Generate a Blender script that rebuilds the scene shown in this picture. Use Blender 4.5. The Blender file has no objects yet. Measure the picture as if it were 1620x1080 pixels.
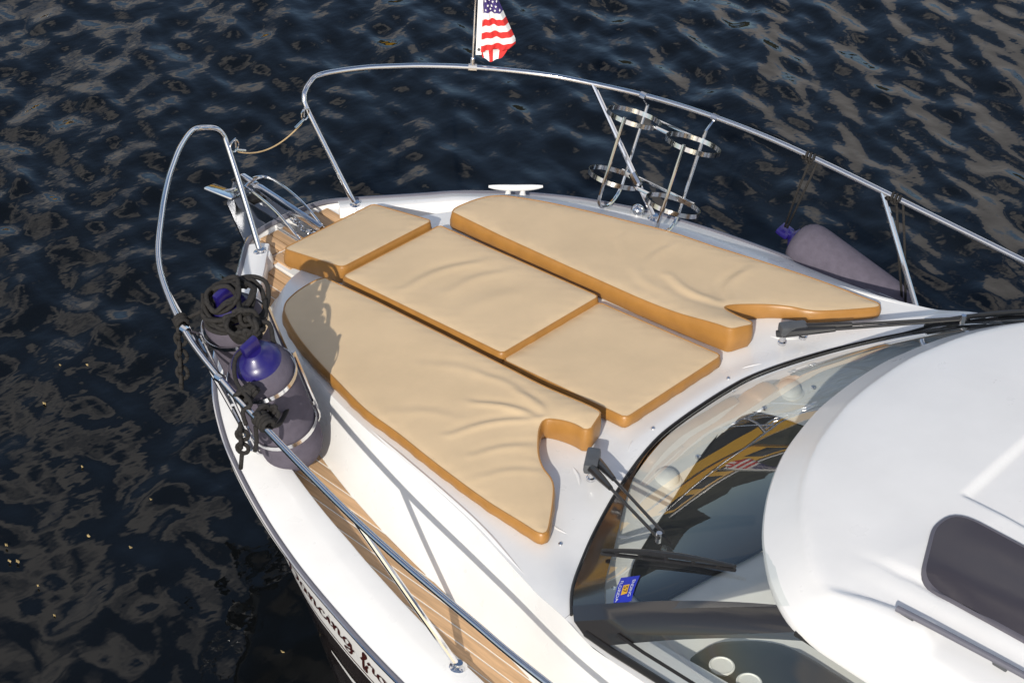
import bpy, bmesh, math, random
import numpy as np
from mathutils import Vector, Matrix, geometry
random.seed(7); rng = np.random.default_rng(11)
R_ = math.radians
scene = bpy.context.scene
COL = scene.collection

# ------------------------------------------------------------------ camera
CAM = Vector((5.537, -5.507, 5.178))
CR = Vector((0.7288, 0.6827, 0.0511)).normalized()
CF = Vector((-0.5318, 0.6112, -0.5860)).normalized()
CR = (CR - CF * CR.dot(CF)).normalized()
CU = CR.cross(CF).normalized()
FPX = 3290.0
cam = bpy.data.cameras.new('camera'); camo = bpy.data.objects.new('camera', cam); COL.objects.link(camo)
cam.sensor_width = 36.0; cam.lens = FPX / 1620.0 * 36.0; cam.clip_start = 0.05; cam.clip_end = 6000
camo.matrix_world = Matrix(((CR.x, CU.x, -CF.x, CAM.x), (CR.y, CU.y, -CF.y, CAM.y), (CR.z, CU.z, -CF.z, CAM.z), (0, 0, 0, 1)))
scene.camera = camo
scene.render.resolution_x = 1024; scene.render.resolution_y = 682

# ------------------------------------------------------------------ light
TOSUN = Vector((0.425, -0.757, 0.488)).normalized()
world = bpy.data.worlds.new('World'); scene.world = world; world.use_nodes = True
nt = world.node_tree; nt.nodes.clear()
wout = nt.nodes.new('ShaderNodeOutputWorld'); wbg = nt.nodes.new('ShaderNodeBackground')
sky = nt.nodes.new('ShaderNodeTexSky'); sky.sky_type = 'NISHITA'; sky.sun_disc = False
sky.sun_elevation = math.asin(TOSUN.z); sky.sun_rotation = math.atan2(TOSUN.x, TOSUN.y)
sky.air_density = 1.0; sky.dust_density = 0.6; sky.ozone_density = 1.5
tc = nt.nodes.new('ShaderNodeTexCoord'); mp = nt.nodes.new('ShaderNodeMapping'); mp.inputs['Scale'].default_value = (1.0, 1.0, 2.2); mp.inputs['Location'].default_value = (1.7, 1.3, 0.4)
ns = nt.nodes.new('ShaderNodeTexNoise'); ns.inputs['Scale'].default_value = 2.4; ns.inputs['Detail'].default_value = 3; ns.inputs['Roughness'].default_value = 0.55
rp = nt.nodes.new('ShaderNodeValToRGB'); rp.color_ramp.elements[0].position = 0.51; rp.color_ramp.elements[1].position = 0.585
mx = nt.nodes.new('ShaderNodeMixRGB'); mx.inputs['Color2'].default_value = (8.0, 7.6, 7.4, 1)
nt.links.new(tc.outputs['Generated'], mp.inputs['Vector']); nt.links.new(mp.outputs['Vector'], ns.inputs['Vector'])
nt.links.new(ns.outputs['Fac'], rp.inputs['Fac']); nt.links.new(rp.outputs['Color'], mx.inputs['Fac'])
nt.links.new(sky.outputs['Color'], mx.inputs['Color1']); nt.links.new(mx.outputs['Color'], wbg.inputs['Color'])
wbg.inputs['Strength'].default_value = 0.112
nt.links.new(wbg.outputs['Background'], wout.inputs['Surface'])
sl = bpy.data.lights.new('sun', 'SUN'); sl.energy = 3.9; sl.angle = R_(0.5); sl.color = (1.0, 0.93, 0.82)
so = bpy.data.objects.new('sun', sl); COL.objects.link(so)
so.rotation_euler = (-TOSUN).to_track_quat('-Z', 'Y').to_euler(); so.location = (6, -9, 8)
scene.view_settings.view_transform = 'Standard'; scene.view_settings.look = 'None'
scene.view_settings.exposure = 0.17; scene.view_settings.gamma = 1.0; scene.view_settings.use_curve_mapping = False

# ------------------------------------------------------------------ helpers
def ray(px):
    return CF + CR * ((px[0] - 810) / FPX) + CU * ((540 - px[1]) / FPX)
def at(px, axis, val):
    """photo pixel -> point on the plane axis = val that the thing touches"""
    d = ray(px); t = (val - CAM[axis]) / d[axis]; return CAM + d * t
def interp(tab):
    t = np.array(tab, float)
    return lambda x: float(np.interp(x, t[:, 0], t[:, 1]))
def sstep(a, b, x):
    t = np.clip((np.asarray(x, float) - a) / (b - a), 0, 1); return t * t * (3 - 2 * t)
def tagit(o, label=None, cat=None, group=None, kind=None):
    if label: o['label'] = label
    if cat: o['category'] = cat
    if group: o['group'] = group
    if kind: o['kind'] = kind
    return o
def link(o, parent=None):
    COL.objects.link(o)
    if parent is not None: o.parent = parent
    return o
def empty(name, loc=(0, 0, 0), parent=None):
    o = bpy.data.objects.new(name, None); o.location = loc; o.empty_display_size = 0.1
    return link(o, parent)
def mesh(name, V, Fc, mats, parent=None, smooth=True, midx=None, origin=None, sharp=None):
    """one mesh object; V in world metres; parents are unrotated Empties"""
    V = np.asarray(V, float).reshape(-1, 3)
    me = bpy.data.meshes.new(name)
    off = np.zeros(3)
    if parent is not None:
        p = parent
        while p is not None: off += np.array(p.location); p = p.parent
    o_ = np.array(origin if origin is not None else off, float)
    me.from_pydata((V - o_).tolist(), [], [list(map(int, f)) for f in Fc])
    if not isinstance(mats, (list, tuple)): mats = [mats]
    for m in mats: me.materials.append(m)
    if smooth: me.polygons.foreach_set('use_smooth', [True] * len(me.polygons))
    if midx is not None: me.polygons.foreach_set('material_index', list(midx))
    bm = bmesh.new(); bm.from_mesh(me); bmesh.ops.recalc_face_normals(bm, faces=bm.faces); bm.to_mesh(me); bm.free()
    me.update()
    if sharp: me.set_sharp_from_angle(angle=R_(sharp))
    o = bpy.data.objects.new(name, me); o.location = o_ - off
    return link(o, parent)
class MB:
    def __init__(s): s.V = []; s.F = []; s.M = []
    def add(s, V, Fc, m=0):
        b = len(s.V); s.V += [tuple(v) for v in V]; s.F += [[i + b for i in f] for f in Fc]; s.M += [m] * len(Fc); return s
    def tube(s, path, r, n=8, caps=True, m=0, closed=False):
        P = [Vector(p) for p in path]; k = len(P)
        rr = r if hasattr(r, '__len__') else [r] * k
        V = []; Fc = []
        T = []
        for i in range(k):
            if closed: t = P[(i + 1) % k] - P[i - 1]
            else: t = P[min(i + 1, k - 1)] - P[max(i - 1, 0)]
            T.append(t.normalized() if t.length > 1e-9 else Vector((0, 0, 1)))
        a = Vector((0, 0, 1)) if abs(T[0].z) < 0.9 else Vector((1, 0, 0))
        nrm = (a - T[0] * a.dot(T[0])).normalized()
        for i in range(k):
            nrm = (nrm - T[i] * nrm.dot(T[i])).normalized(); bi = T[i].cross(nrm)
            for j in range(n):
                an = 2 * math.pi * j / n
                V.append(P[i] + (nrm * math.cos(an) + bi * math.sin(an)) * rr[i])
        for i in range(k if closed else k - 1):
            i2 = (i + 1) % k
            for j in range(n):
                j2 = (j + 1) % n; Fc.append((i * n + j, i * n + j2, i2 * n + j2, i2 * n + j))
        if caps and not closed:
            Fc.append(tuple(range(n))[::-1]); Fc.append(tuple((k - 1) * n + j for j in range(n)))
        return s.add(V, Fc, m)
    def box(s, c, sx, sy, sz, rot=None, m=0, bev=0.0):
        c = Vector(c); M3 = rot if rot is not None else Matrix.Identity(3)
        bm = bmesh.new(); bmesh.ops.create_cube(bm, size=1)
        for v in bm.verts: v.co = Vector((v.co.x * sx, v.co.y * sy, v.co.z * sz))
        if bev > 0: bmesh.ops.bevel(bm, geom=bm.edges[:], offset=bev, segments=2, affect='EDGES', profile=0.6)
        bm.verts.index_update()
        V = [c + M3 @ v.co for v in bm.verts]; Fc = [[v.index for v in f.verts] for f in bm.faces]; bm.free()
        return s.add(V, Fc, m)
    def lathe(s, prof, base, axis, n=24, m=0):
        """prof: list of (r, h) along axis from base"""
        ax = Vector(axis).normalized(); a = Vector((0, 0, 1)) if abs(ax.z) < 0.9 else Vector((1, 0, 0))
        u = ax.cross(a).normalized(); w = ax.cross(u); b = Vector(base)
        V = []; Fc = []
        for r, h in prof:
            for j in range(n):
                an = 2 * math.pi * j / n; V.append(b + ax * h + (u * math.cos(an) + w * math.sin(an)) * r)
        for i in range(len(prof) - 1):
            for j in range(n):
                j2 = (j + 1) % n; Fc.append((i * n + j, i * n + j2, (i + 1) * n + j2, (i + 1) * n + j))
        Fc.append(tuple(range(n))[::-1]); Fc.append(tuple((len(prof) - 1) * n + j for j in range(n)))
        return s.add(V, Fc, m)
    def build(s, name, mats, parent=None, smooth=True, origin=None, sharp=35):
        return mesh(name, s.V, s.F, mats, parent, smooth, s.M, origin, sharp)
def catmull(P, n=8, closed=False):
    P = [np.array(p, float) for p in P]; k = len(P); out = []
    rg = range(k) if closed else range(k - 1)
    for i in rg:
        if closed: a, b, c, d = P[i - 1], P[i], P[(i + 1) % k], P[(i + 2) % k]
        else: a, b, c, d = P[max(i - 1, 0)], P[i], P[i + 1], P[min(i + 2, k - 1)]
        for j in range(n):
            t = j / n
            out.append(0.5 * ((2 * b) + (c - a) * t + (2 * a - 5 * b + 4 * c - d) * t * t + (3 * b - a - 3 * c + d) * t ** 3))
    if not closed: out.append(P[-1])
    return out
def resample(P, step, closed=False):
    P = [np.array(p, float) for p in P]
    if closed: P = P + [P[0]]
    P = np.array(P); d = np.r_[0, np.cumsum(np.linalg.norm(np.diff(P, axis=0), axis=1))]
    n = max(3, int(round(d[-1] / step))); t = np.linspace(0, d[-1], n + 1)
    Q = np.stack([np.interp(t, d, P[:, i]) for i in range(P.shape[1])], 1)
    return Q[:-1] if closed else Q
def seg_dist(Q, poly, closed=True):
    """distance of points Q (n,2) to a polyline"""
    A = np.asarray(poly, float); B = np.roll(A, -1, 0)
    if not closed: A, B = A[:-1], B[:-1]
    D = np.full(len(Q), 1e9)
    for a, b in zip(A, B):
        ab = b - a; L = ab @ ab + 1e-12
        t = np.clip(((Q - a) @ ab) / L, 0, 1); D = np.minimum(D, np.linalg.norm(Q - a - t[:, None] * ab, axis=1))
    return D
def inside(Q, poly):
    A = np.asarray(poly, float); B = np.roll(A, -1, 0); c = np.zeros(len(Q), bool)
    for a, b in zip(A, B):
        k = (a[1] > Q[:, 1]) != (b[1] > Q[:, 1])
        xx = (b[0] - a[0]) * (Q[:, 1] - a[1]) / (b[1] - a[1] + 1e-15) + a[0]
        c ^= k & (Q[:, 0] < xx)
    return c
def fill(poly, step):
    """triangulated patch of a plan outline: boundary verts first"""
    poly = np.asarray(poly, float); lo, hi = poly.min(0), poly.max(0)
    gx, gy = np.meshgrid(np.arange(lo[0], hi[0], step), np.arange(lo[1], hi[1], step * 0.87))
    gx = gx + (np.arange(gx.shape[0]) % 2)[:, None] * step * 0.5
    Q = np.stack([gx.ravel(), gy.ravel()], 1); Q = Q[inside(Q, poly)]
    if len(Q): Q = Q[seg_dist(Q, poly) > step * 0.45]
    n = len(poly); allp = np.vstack([poly, Q]) if len(Q) else poly
    res = geometry.delaunay_2d_cdt([Vector(p) for p in allp], [(i, (i + 1) % n) for i in range(n)], [], 1, 1e-6)
    return np.array([(v.x, v.y) for v in res[0]]), [list(f) for f in res[2]]

# ------------------------------------------------------------------ materials
def mat(name, col, rough=0.5, metal=0.0, spec=0.5, var=0.0, vscale=6.0, bump=0.0, bscale=200.0, coat=0.0, rvar=0.0, stretch=None, col2=None, bdist=0.002):
    m = bpy.data.materials.new(name); m.use_nodes = True; t = m.node_tree; b = t.nodes['Principled BSDF']
    b.inputs['Base Color'].default_value = (*col, 1); b.inputs['Roughness'].default_value = rough; b.inputs['Metallic'].default_value = metal
    b.inputs['Specular IOR Level'].default_value = spec; b.inputs['Coat Weight'].default_value = coat; b.inputs['Coat Roughness'].default_value = 0.08
    c = t.nodes.new('ShaderNodeTexCoord'); mpn = t.nodes.new('ShaderNodeMapping')
    if stretch: mpn.inputs['Scale'].default_value = stretch
    t.links.new(c.outputs['Object'], mpn.inputs['Vector'])
    if var > 0 or col2:
        n = t.nodes.new('ShaderNodeTexNoise'); n.inputs['Scale'].default_value = vscale; n.inputs['Detail'].default_value = 7; n.inputs['Roughness'].default_value = 0.6
        t.links.new(mpn.outputs['Vector'], n.inputs['Vector'])
        r = t.nodes.new('ShaderNodeValToRGB'); r.color_ramp.elements[0].position = 0.3; r.color_ramp.elements[1].position = 0.7
        c2 = col2 if col2 else tuple(x * (1 - var) for x in col)
        r.color_ramp.elements[0].color = (*c2, 1); r.color_ramp.elements[1].color = (*(min(1, x * (1 + var * 0.4)) for x in col), 1)
        t.links.new(n.outputs['Fac'], r.inputs['Fac']); t.links.new(r.outputs['Color'], b.inputs['Base Color'])
    if rvar > 0:
        n3 = t.nodes.new('ShaderNodeTexNoise'); n3.inputs['Scale'].default_value = vscale * 2.3; n3.inputs['Detail'].default_value = 5
        mr = t.nodes.new('ShaderNodeMapRange'); mr.inputs['To Min'].default_value = max(0.02, rough - rvar); mr.inputs['To Max'].default_value = rough + rvar
        t.links.new(mpn.outputs['Vector'], n3.inputs['Vector']); t.links.new(n3.outputs['Fac'], mr.inputs['Value']); t.links.new(mr.outputs['Result'], b.inputs['Roughness'])
    if bump > 0:
        n2 = t.nodes.new('ShaderNodeTexNoise'); n2.inputs['Scale'].default_value = bscale; n2.inputs['Detail'].default_value = 4
        t.links.new(mpn.outputs['Vector'], n2.inputs['Vector'])
        bp = t.nodes.new('ShaderNodeBump'); bp.inputs['Strength'].default_value = bump; bp.inputs['Distance'].default_value = bdist
        t.links.new(n2.outputs['Fac'], bp.inputs['Height']); t.links.new(bp.outputs['Normal'], b.inputs['Normal'])
    return m
M_white = mat('white_gelcoat', (0.77, 0.77, 0.765), 0.30, var=0.05, vscale=5, coat=0.25, rvar=0.08)
M_nonskid = mat('white_nonskid', (0.77, 0.77, 0.76), 0.55, var=0.06, vscale=7, bump=0.25, bscale=420)
M_roof = mat('roof_gelcoat', (0.72, 0.72, 0.72), 0.30, var=0.06, vscale=3, coat=0.2, rvar=0.07)
M_black_hull = mat('black_hull_paint', (0.018, 0.013, 0.013), 0.12, coat=0.6)
M_cream = mat('cream_vinyl', (0.63, 0.475, 0.295), 0.46, var=0.085, vscale=4.5, bump=0.12, bscale=600, spec=0.4)
M_caramel = mat('caramel_vinyl', (0.355, 0.172, 0.042), 0.38, var=0.12, vscale=14, bump=0.12, bscale=500)
M_teak = mat('teak_plank', (0.54, 0.32, 0.145), 0.62, var=0.30, vscale=9, bump=0.2, bscale=60, stretch=(0.5, 9, 9))
_t = M_teak.node_tree; _b = _t.nodes['Principled BSDF']; _src = _b.inputs['Base Color'].links[0].from_socket
_oi = _t.nodes.new('ShaderNodeObjectInfo'); _mr = _t.nodes.new('ShaderNodeMapRange'); _mr.inputs['To Min'].default_value = 0.78; _mr.inputs['To Max'].default_value = 1.15
_hs = _t.nodes.new('ShaderNodeHueSaturation'); _t.links.new(_oi.outputs['Random'], _mr.inputs['Value']); _t.links.new(_mr.outputs['Result'], _hs.inputs['Value']); _hs.inputs['Saturation'].default_value = 0.9
_t.links.new(_src, _hs.inputs['Color']); _t.links.new(_hs.outputs['Color'], _b.inputs['Base Color'])
M_caulk = mat('white_caulk', (0.78, 0.74, 0.66), 0.6, var=0.08, vscale=20)
M_steel = mat('polished_stainless', (0.72, 0.72, 0.73), 0.13, metal=1.0, rvar=0.05, vscale=30)
M_anchor = mat('galvanised_steel', (0.22, 0.23, 0.25), 0.30, metal=1.0, var=0.15, vscale=25)
M_rub = mat('grey_rubber_strip', (0.13, 0.13, 0.16), 0.45, var=0.15)
M_blackrub = mat('black_rubber', (0.012, 0.011, 0.011), 0.4, var=0.2, vscale=30)
M_blackgloss = mat('black_gloss_trim', (0.022, 0.020, 0.020), 0.16, coat=0.5, rvar=0.06, vscale=12)
M_wiper = mat('black_wiper_paint', (0.02, 0.02, 0.022), 0.33, var=0.2, vscale=40)
M_wcap = mat('grey_plastic', (0.075, 0.08, 0.088), 0.45, var=0.15, vscale=40)
M_fender = mat('fender_fleece', (0.112, 0.100, 0.130), 0.95, var=0.16, vscale=26, bump=0.5, bscale=260, spec=0.2, bdist=0.003)
M_cap = mat('blue_vinyl', (0.014, 0.009, 0.115), 0.34, var=0.12, vscale=20, coat=0.2)
M_rope = mat('black_rope', (0.030, 0.028, 0.027), 0.85, var=0.35, vscale=90, bump=0.9, bscale=330, spec=0.25, bdist=0.004)
M_tanreflect = mat('tan_wire_reflection', (0.50, 0.36, 0.19), 0.6, var=0.2, vscale=40)
M_dash = mat('pale_grey_dash', (0.74, 0.74, 0.71), 0.6, var=0.06, vscale=8)
M_dashdark = mat('dark_dash_pad', (0.016, 0.014, 0.013), 0.6, var=0.3, vscale=15)
M_inner = mat('cabin_liner', (0.30, 0.29, 0.27), 0.8, var=0.15)
M_flagw = mat('flag_white', (0.78, 0.77, 0.76), 0.8, var=0.05, vscale=40)
M_flagr = mat('flag_red', (0.62, 0.030, 0.028), 0.8, var=0.10, vscale=40)
M_flagb = mat('flag_blue', (0.055, 0.035, 0.17), 0.8, var=0.10, vscale=40)
M_letter = mat('maroon_lettering', (0.045, 0.009, 0.008), 0.35)
M_blue = mat('blue_sticker', (0.008, 0.022, 0.42), 0.35)
M_yellow = mat('yellow_print', (0.72, 0.40, 0.02), 0.4)
M_print = mat('white_print', (0.75, 0.75, 0.78), 0.4)
M_leaf = mat('dry_leaf', (0.36, 0.27, 0.12), 0.7, var=0.3, vscale=60)
M_hatch = mat('smoked_acrylic', (0.045, 0.040, 0.048), 0.22, coat=0.2, rvar=0.08, vscale=9)
def glass(name, tint):
    m = bpy.data.materials.new(name); m.use_nodes = True; t = m.node_tree; t.nodes.clear()
    o = t.nodes.new('ShaderNodeOutputMaterial'); tr = t.nodes.new('ShaderNodeBsdfTransparent'); gl = t.nodes.new('ShaderNodeBsdfGlossy')
    tr.inputs['Color'].default_value = (*tint, 1); gl.inputs['Roughness'].default_value = 0.015; gl.inputs['Color'].default_value = (1, 1, 1, 1)
    lw = t.nodes.new('ShaderNodeLayerWeight'); lw.inputs['Blend'].default_value = 0.5
    pw = t.nodes.new('ShaderNodeMath'); pw.operation = 'POWER'; pw.inputs[1].default_value = 4.2
    mr = t.nodes.new('ShaderNodeMapRange'); mr.inputs['To Min'].default_value = 0.07; mr.inputs['To Max'].default_value = 0.97
    mxs = t.nodes.new('ShaderNodeMixShader')
    t.links.new(lw.outputs['Facing'], pw.inputs[0]); t.links.new(pw.outputs[0], mr.inputs['Value']); t.links.new(mr.outputs['Result'], mxs.inputs['Fac'])
    t.links.new(tr.outputs[0], mxs.inputs[1]); t.links.new(gl.outputs[0], mxs.inputs[2]); t.links.new(mxs.outputs[0], o.inputs['Surface'])
    return m
M_glass = glass('windscreen_glass', (0.93, 0.95, 0.94))

# ------------------------------------------------------------------ water
WZ = -1.35
def water():
    # dense where it is seen, stretching out to the horizon
    def axis(lo, hi, step):
        a = np.arange(lo, hi + step, step); g = step * np.cumprod(np.full(46, 1.22))
        return np.r_[(a[0] - np.cumsum(g))[::-1], a, a[-1] + np.cumsum(g)]
    xs = axis(-10, 4, 0.034); ys = axis(-4.5, 9.5, 0.034)
    X, Y = np.meshgrid(xs, ys); Z = np.zeros_like(X)
    # wind chop running across the boat; calmer in its lee on the port side
    calm = 0.26 + 0.74 * sstep(-2.9, 0.2, Y - 0.25 * X)
    gust = 0.75 + 0.25 * np.sin(0.55 * X - 0.9 * Y + 1.0) * np.sin(0.35 * X + 0.6 * Y)
    for i in range(130):
        short = i >= 22
        lam = 0.15 * (0.85 / 0.15) ** rng.random() if short else 0.9 * (2.8 / 0.9) ** rng.random()
        k = 2 * math.pi / lam; th = R_(58) + rng.normal(0, 0.60 if short else 0.45); ph = rng.random() * 6.28
        a = (0.0205 if short else 0.016) / k * (0.5 + rng.random())
        wob = 0.7 * np.sin(0.9 * X * math.cos(th + 1.4) + 0.9 * Y * math.sin(th + 1.4) + ph * 2)
        w = np.sin(k * (X * math.cos(th) + Y * math.sin(th)) + ph + wob)
        if i % 3 == 0: w = 1.0 - 1.3 * np.abs(w)
        Z += a * w * (calm * gust if short else 0.45 + 0.55 * calm)
    far = np.maximum(np.abs(X + 3), np.abs(Y - 3)); Z *= 1 - sstep(8, 20, far)
    nx, ny = len(xs), len(ys)
    V = np.stack([X.ravel(), Y.ravel(), (WZ + Z).ravel()], 1).astype(np.float32)
    i = np.arange(nx * ny).reshape(ny, nx)
    Q = np.stack([i[:-1, :-1], i[:-1, 1:], i[1:, 1:], i[1:, :-1]], -1).reshape(-1, 4)
    me = bpy.data.meshes.new('water'); me.vertices.add(len(V)); me.vertices.foreach_set('co', V.ravel())
    me.loops.add(Q.size); me.loops.foreach_set('vertex_index', Q.ravel().astype(np.int32))
    me.polygons.add(len(Q)); me.polygons.foreach_set('loop_start', np.arange(0, Q.size, 4, dtype=np.int32))
    me.polygons.foreach_set('use_smooth', np.ones(len(Q), bool)); me.update(calc_edges=True); me.validate()
    m = bpy.data.materials.new('harbour_water'); m.use_nodes = True; t = m.node_tree; b = t.nodes['Principled BSDF']
    b.inputs['Base Color'].default_value = (0.0035, 0.0042, 0.0048, 1); b.inputs['Roughness'].default_value = 0.03; b.inputs['IOR'].default_value = 1.333
    c = t.nodes.new('ShaderNodeTexCoord'); mpn = t.nodes.new('ShaderNodeMapping'); mpn.inputs['Rotation'].default_value = (0, 0, R_(-62)); mpn.inputs['Scale'].default_value = (1.0, 0.6, 1)
    n1 = t.nodes.new('ShaderNodeTexNoise'); n1.inputs['Scale'].default_value = 3.0; n1.inputs['Detail'].default_value = 3; n1.inputs['Roughness'].default_value = 0.42; n1.inputs['Distortion'].default_value = 0.3
    bp = t.nodes.new('ShaderNodeBump'); bp.inputs['Strength'].default_value = 0.34; bp.inputs['Distance'].default_value = 0.03
    t.links.new(c.outputs['Object'], mpn.inputs['Vector']); t.links.new(mpn.outputs['Vector'], n1.inputs['Vector']); n2 = t.nodes.new('ShaderNodeTexNoise'); n2.inputs['Scale'].default_value = 13.0; n2.inputs['Detail'].default_value = 2; n2.inputs['Roughness'].default_value = 0.5
    bp2 = t.nodes.new('ShaderNodeBump'); bp2.inputs['Strength'].default_value = 0.26; bp2.inputs['Distance'].default_value = 0.012
    t.links.new(mpn.outputs['Vector'], n2.inputs['Vector']); t.links.new(n2.outputs['Fac'], bp2.inputs['Height']); t.links.new(bp.outputs['Normal'], bp2.inputs['Normal'])
    t.links.new(n1.outputs['Fac'], bp.inputs['Height']); t.links.new(bp2.outputs['Normal'], b.inputs['Normal'])
    at_ = me.attributes.new('chop', 'FLOAT', 'POINT'); at_.data.foreach_set('value', (np.clip((calm - 0.22) / 0.78, 0, 1) * gust).ravel().astype(np.float32))
    an = t.nodes.new('ShaderNodeAttribute'); an.attribute_name = 'chop'
    for nd, k_ in ((bp, 0.36), (bp2, 0.30)):
        mu = t.nodes.new('ShaderNodeMath'); mu.operation = 'MULTIPLY'; mu.inputs[1].default_value = k_; t.links.new(an.outputs['Fac'], mu.inputs[0]); t.links.new(mu.outputs[0], nd.inputs['Strength'])
    me.materials.append(m)
    o = link(bpy.data.objects.new('water', me)); tagit(o, 'dark rippled harbour water', 'water', kind='structure')
water()

# ------------------------------------------------------------------ far shore and a moored boat, unseen, added for their reflections
def shore():  # unseen dark bank, added to darken what windscreen and water mirror
    V = []; Fc = []; na = 150; prof = [(44, -0.3), (45, 2.2), (47.5, 5.6), (51, 8.0), (56, 9.0), (64, 8.0), (80, 6.0)]
    for i in range(na + 1):
        a = R_(78 + 150 * i / na)
        for j, (r, h) in enumerate(prof):
            q = h * (0.72 + 0.34 * math.sin(a * 9 + 1) * math.sin(a * 23) + 0.22 * rng.random()) if j > 0 else h
            rr = r + 2.2 * rng.random(); V.append((rr * math.cos(a), rr * math.sin(a), WZ + q))
    k = len(prof); Fc = [(i * k + j, (i + 1) * k + j, (i + 1) * k + j + 1, i * k + j + 1) for i in range(na) for j in range(k - 1)]
    m = mat('reflection_slope', (0.045, 0.048, 0.028), 0.9, var=0.7, vscale=0.35, bump=0.6, bscale=1.2, bdist=0.5)
    o = mesh('reflection_shore', V, Fc, m, None, True, origin=(0, 0, WZ)); tagit(o, 'unseen dark wooded shore, added to darken the reflections', 'shore', kind='structure')
shore()
def far_boat():  # unseen boat, added for the yellow patches mirrored in the windscreen
    c = Vector((-16.6, 10.8, WZ)); e = empty('reflection_boat', c); tagit(e, 'yellow moored boat out of view, added for its reflection in the windscreen', 'boat')
    d = Vector((0.62, 0.78, 0)).normalized(); n = Vector((-d.y, d.x, 0))
    V = []; st = np.linspace(-4.6, 4.6, 17)
    for t in st:
        f = max(0.0, 1 - (max(0, t - 0.5) / 4.1) ** 2.2); w = 1.45 * f + 0.02
        sh = 1.25 + 0.35 * max(0, t / 4.6) ** 2
        for yy, zz in ((-w, sh), (-w * 0.93, 0.55), (-w * 0.8, -0.2), (w * 0.8, -0.2), (w * 0.93, 0.55), (w, sh)): V.append(c + d * t + n * yy + Vector((0, 0, zz)))
    Fc = [(i * 6 + j, (i + 1) * 6 + j, (i + 1) * 6 + (j + 1) % 6, i * 6 + (j + 1) % 6) for i in range(16) for j in range(6)] + [tuple(range(6)), tuple(96 + j for j in range(6))]
    Mi = [0 if f_ % 6 != 1 and f_ % 6 != 3 else 1 for f_ in range(96)] + [0, 0]
    m_y = mat('yellow_hull_paint', (0.72, 0.40, 0.02), 0.35)
    mesh('hull', V, Fc, [m_y, M_blackrub], e, True, Mi, sharp=40)
    rot = Matrix((d, n, Vector((0, 0, 1)))).transposed()
    MB().box(c + d * -0.9 + Vector((0, 0, 2.05)), 4.4, 2.1, 1.35, rot, bev=0.15).build('cabin', m_y, e)
    MB().box(c + d * -0.9 + Vector((0, 0, 2.80)), 4.8, 2.4, 0.12, rot, bev=0.04).build('cabin_roof', M_white, e)
    for t in (-2.5, -1.4, -0.3, 0.8):
        for q in (-1, 1): MB().box(c + d * t + n * q * 1.05 + Vector((0, 0, 2.25)), 0.8, 0.03, 0.6, rot, bev=0.01).build('window', M_blackgloss, e)
far_boat()

# ------------------------------------------------------------------ boat plan curves (x aft, y starboard, z up, metres)
GUN = [(-0.735, 0.0), (-0.725, 0.14), (-0.69, 0.25), (-0.60, 0.36), (-0.5, 0.47), (-0.4, 0.59), (-0.3, 0.715), (-0.1, 0.945), (0.1, 1.125), (0.3, 1.258), (0.5, 1.36), (0.8, 1.476), (1.1, 1.563), (1.4, 1.627), (1.7, 1.677), (2.2, 1.735), (3.0, 1.785), (4.2, 1.80), (5.6, 1.76)]
zg = interp([(-0.74, -0.17), (-0.5, -0.145), (-0.3, -0.13), (0.1, -0.15), (0.5, -0.17), (1.1, -0.21), (1.7, -0.235), (3.0, -0.27), (5.6, -0.30)])
caph = interp([(-0.74, 0.02), (-0.5, 0.022), (-0.3, 0.03), (0.3, 0.04), (0.8, 0.042), (5.6, 0.042)])
capw = interp([(-0.74, 0.10), (-0.3, 0.115), (0.3, 0.16), (0.8, 0.20), (1.1, 0.22), (5.6, 0.225)])
ZD = interp([(-0.74, -0.205), (-0.2, -0.215), (0.5, -0.235), (1.8, -0.24), (3.0, -0.28), (5.6, -0.31)])
gun = np.array(resample(catmull(GUN, 10), 0.05))
gt = np.gradient(gun, axis=0); gt /= np.linalg.norm(gt, axis=1)[:, None]
gn = np.stack([gt[:, 1], -gt[:, 0]], 1)            # inward (towards the centreline / aft)
gn[0] = (1, 0)
def mirror(P): return [(p[0], -p[1], p[2]) for p in P]
boat = empty('motor_boat', (0, 0, WZ))
tagit(boat, 'white motor boat with black hull side, curved windscreen and steel bow rail', 'boat')

# ---- hull shell
def wl(p):
    f = lambda tab, v: float(np.interp(v, [a for a, _ in tab], [b for _, b in tab]))
    s = p[0]
    x = f([(-0.74, -0.1), (-0.5, 0.08), (0.1, 0.35), (0.5, 0.65), (1.1, 1.15), (1.7, 1.72), (2.6, 2.6), (5.6, 5.5)], s)
    y = f([(0, 0), (0.36, 0.06), (0.6, 0.22), (0.95, 0.32), (1.26, 0.52), (1.36, 0.66), (1.476, 0.95), (1.563, 1.20), (1.627, 1.36), (1.677, 1.42), (1.735, 1.48), (1.8, 1.55)], p[1])
    if s > 3: y = 1.53 + 0.01 * (s - 3)
    return np.array([x, y, -1.62])
HR = [0.0, 0.012, 0.035, 0.075, 0.115, 0.122, 0.130, 0.20, 0.30, 0.42, 0.56, 0.70, 0.85, 1.0]
def hull_pt(i, r):
    g = np.array([gun[i, 0], gun[i, 1], zg(gun[i, 0]) - 0.012]); w = wl(gun[i])
    return np.array([g[0] + (w[0] - g[0]) * r, g[1] + (w[1] - g[1]) * r ** float(np.interp(g[0], [0.6, 1.2], [0.8, 1.12])), g[2] + (w[2] - g[2]) * r])
ng = len(gun)
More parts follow.
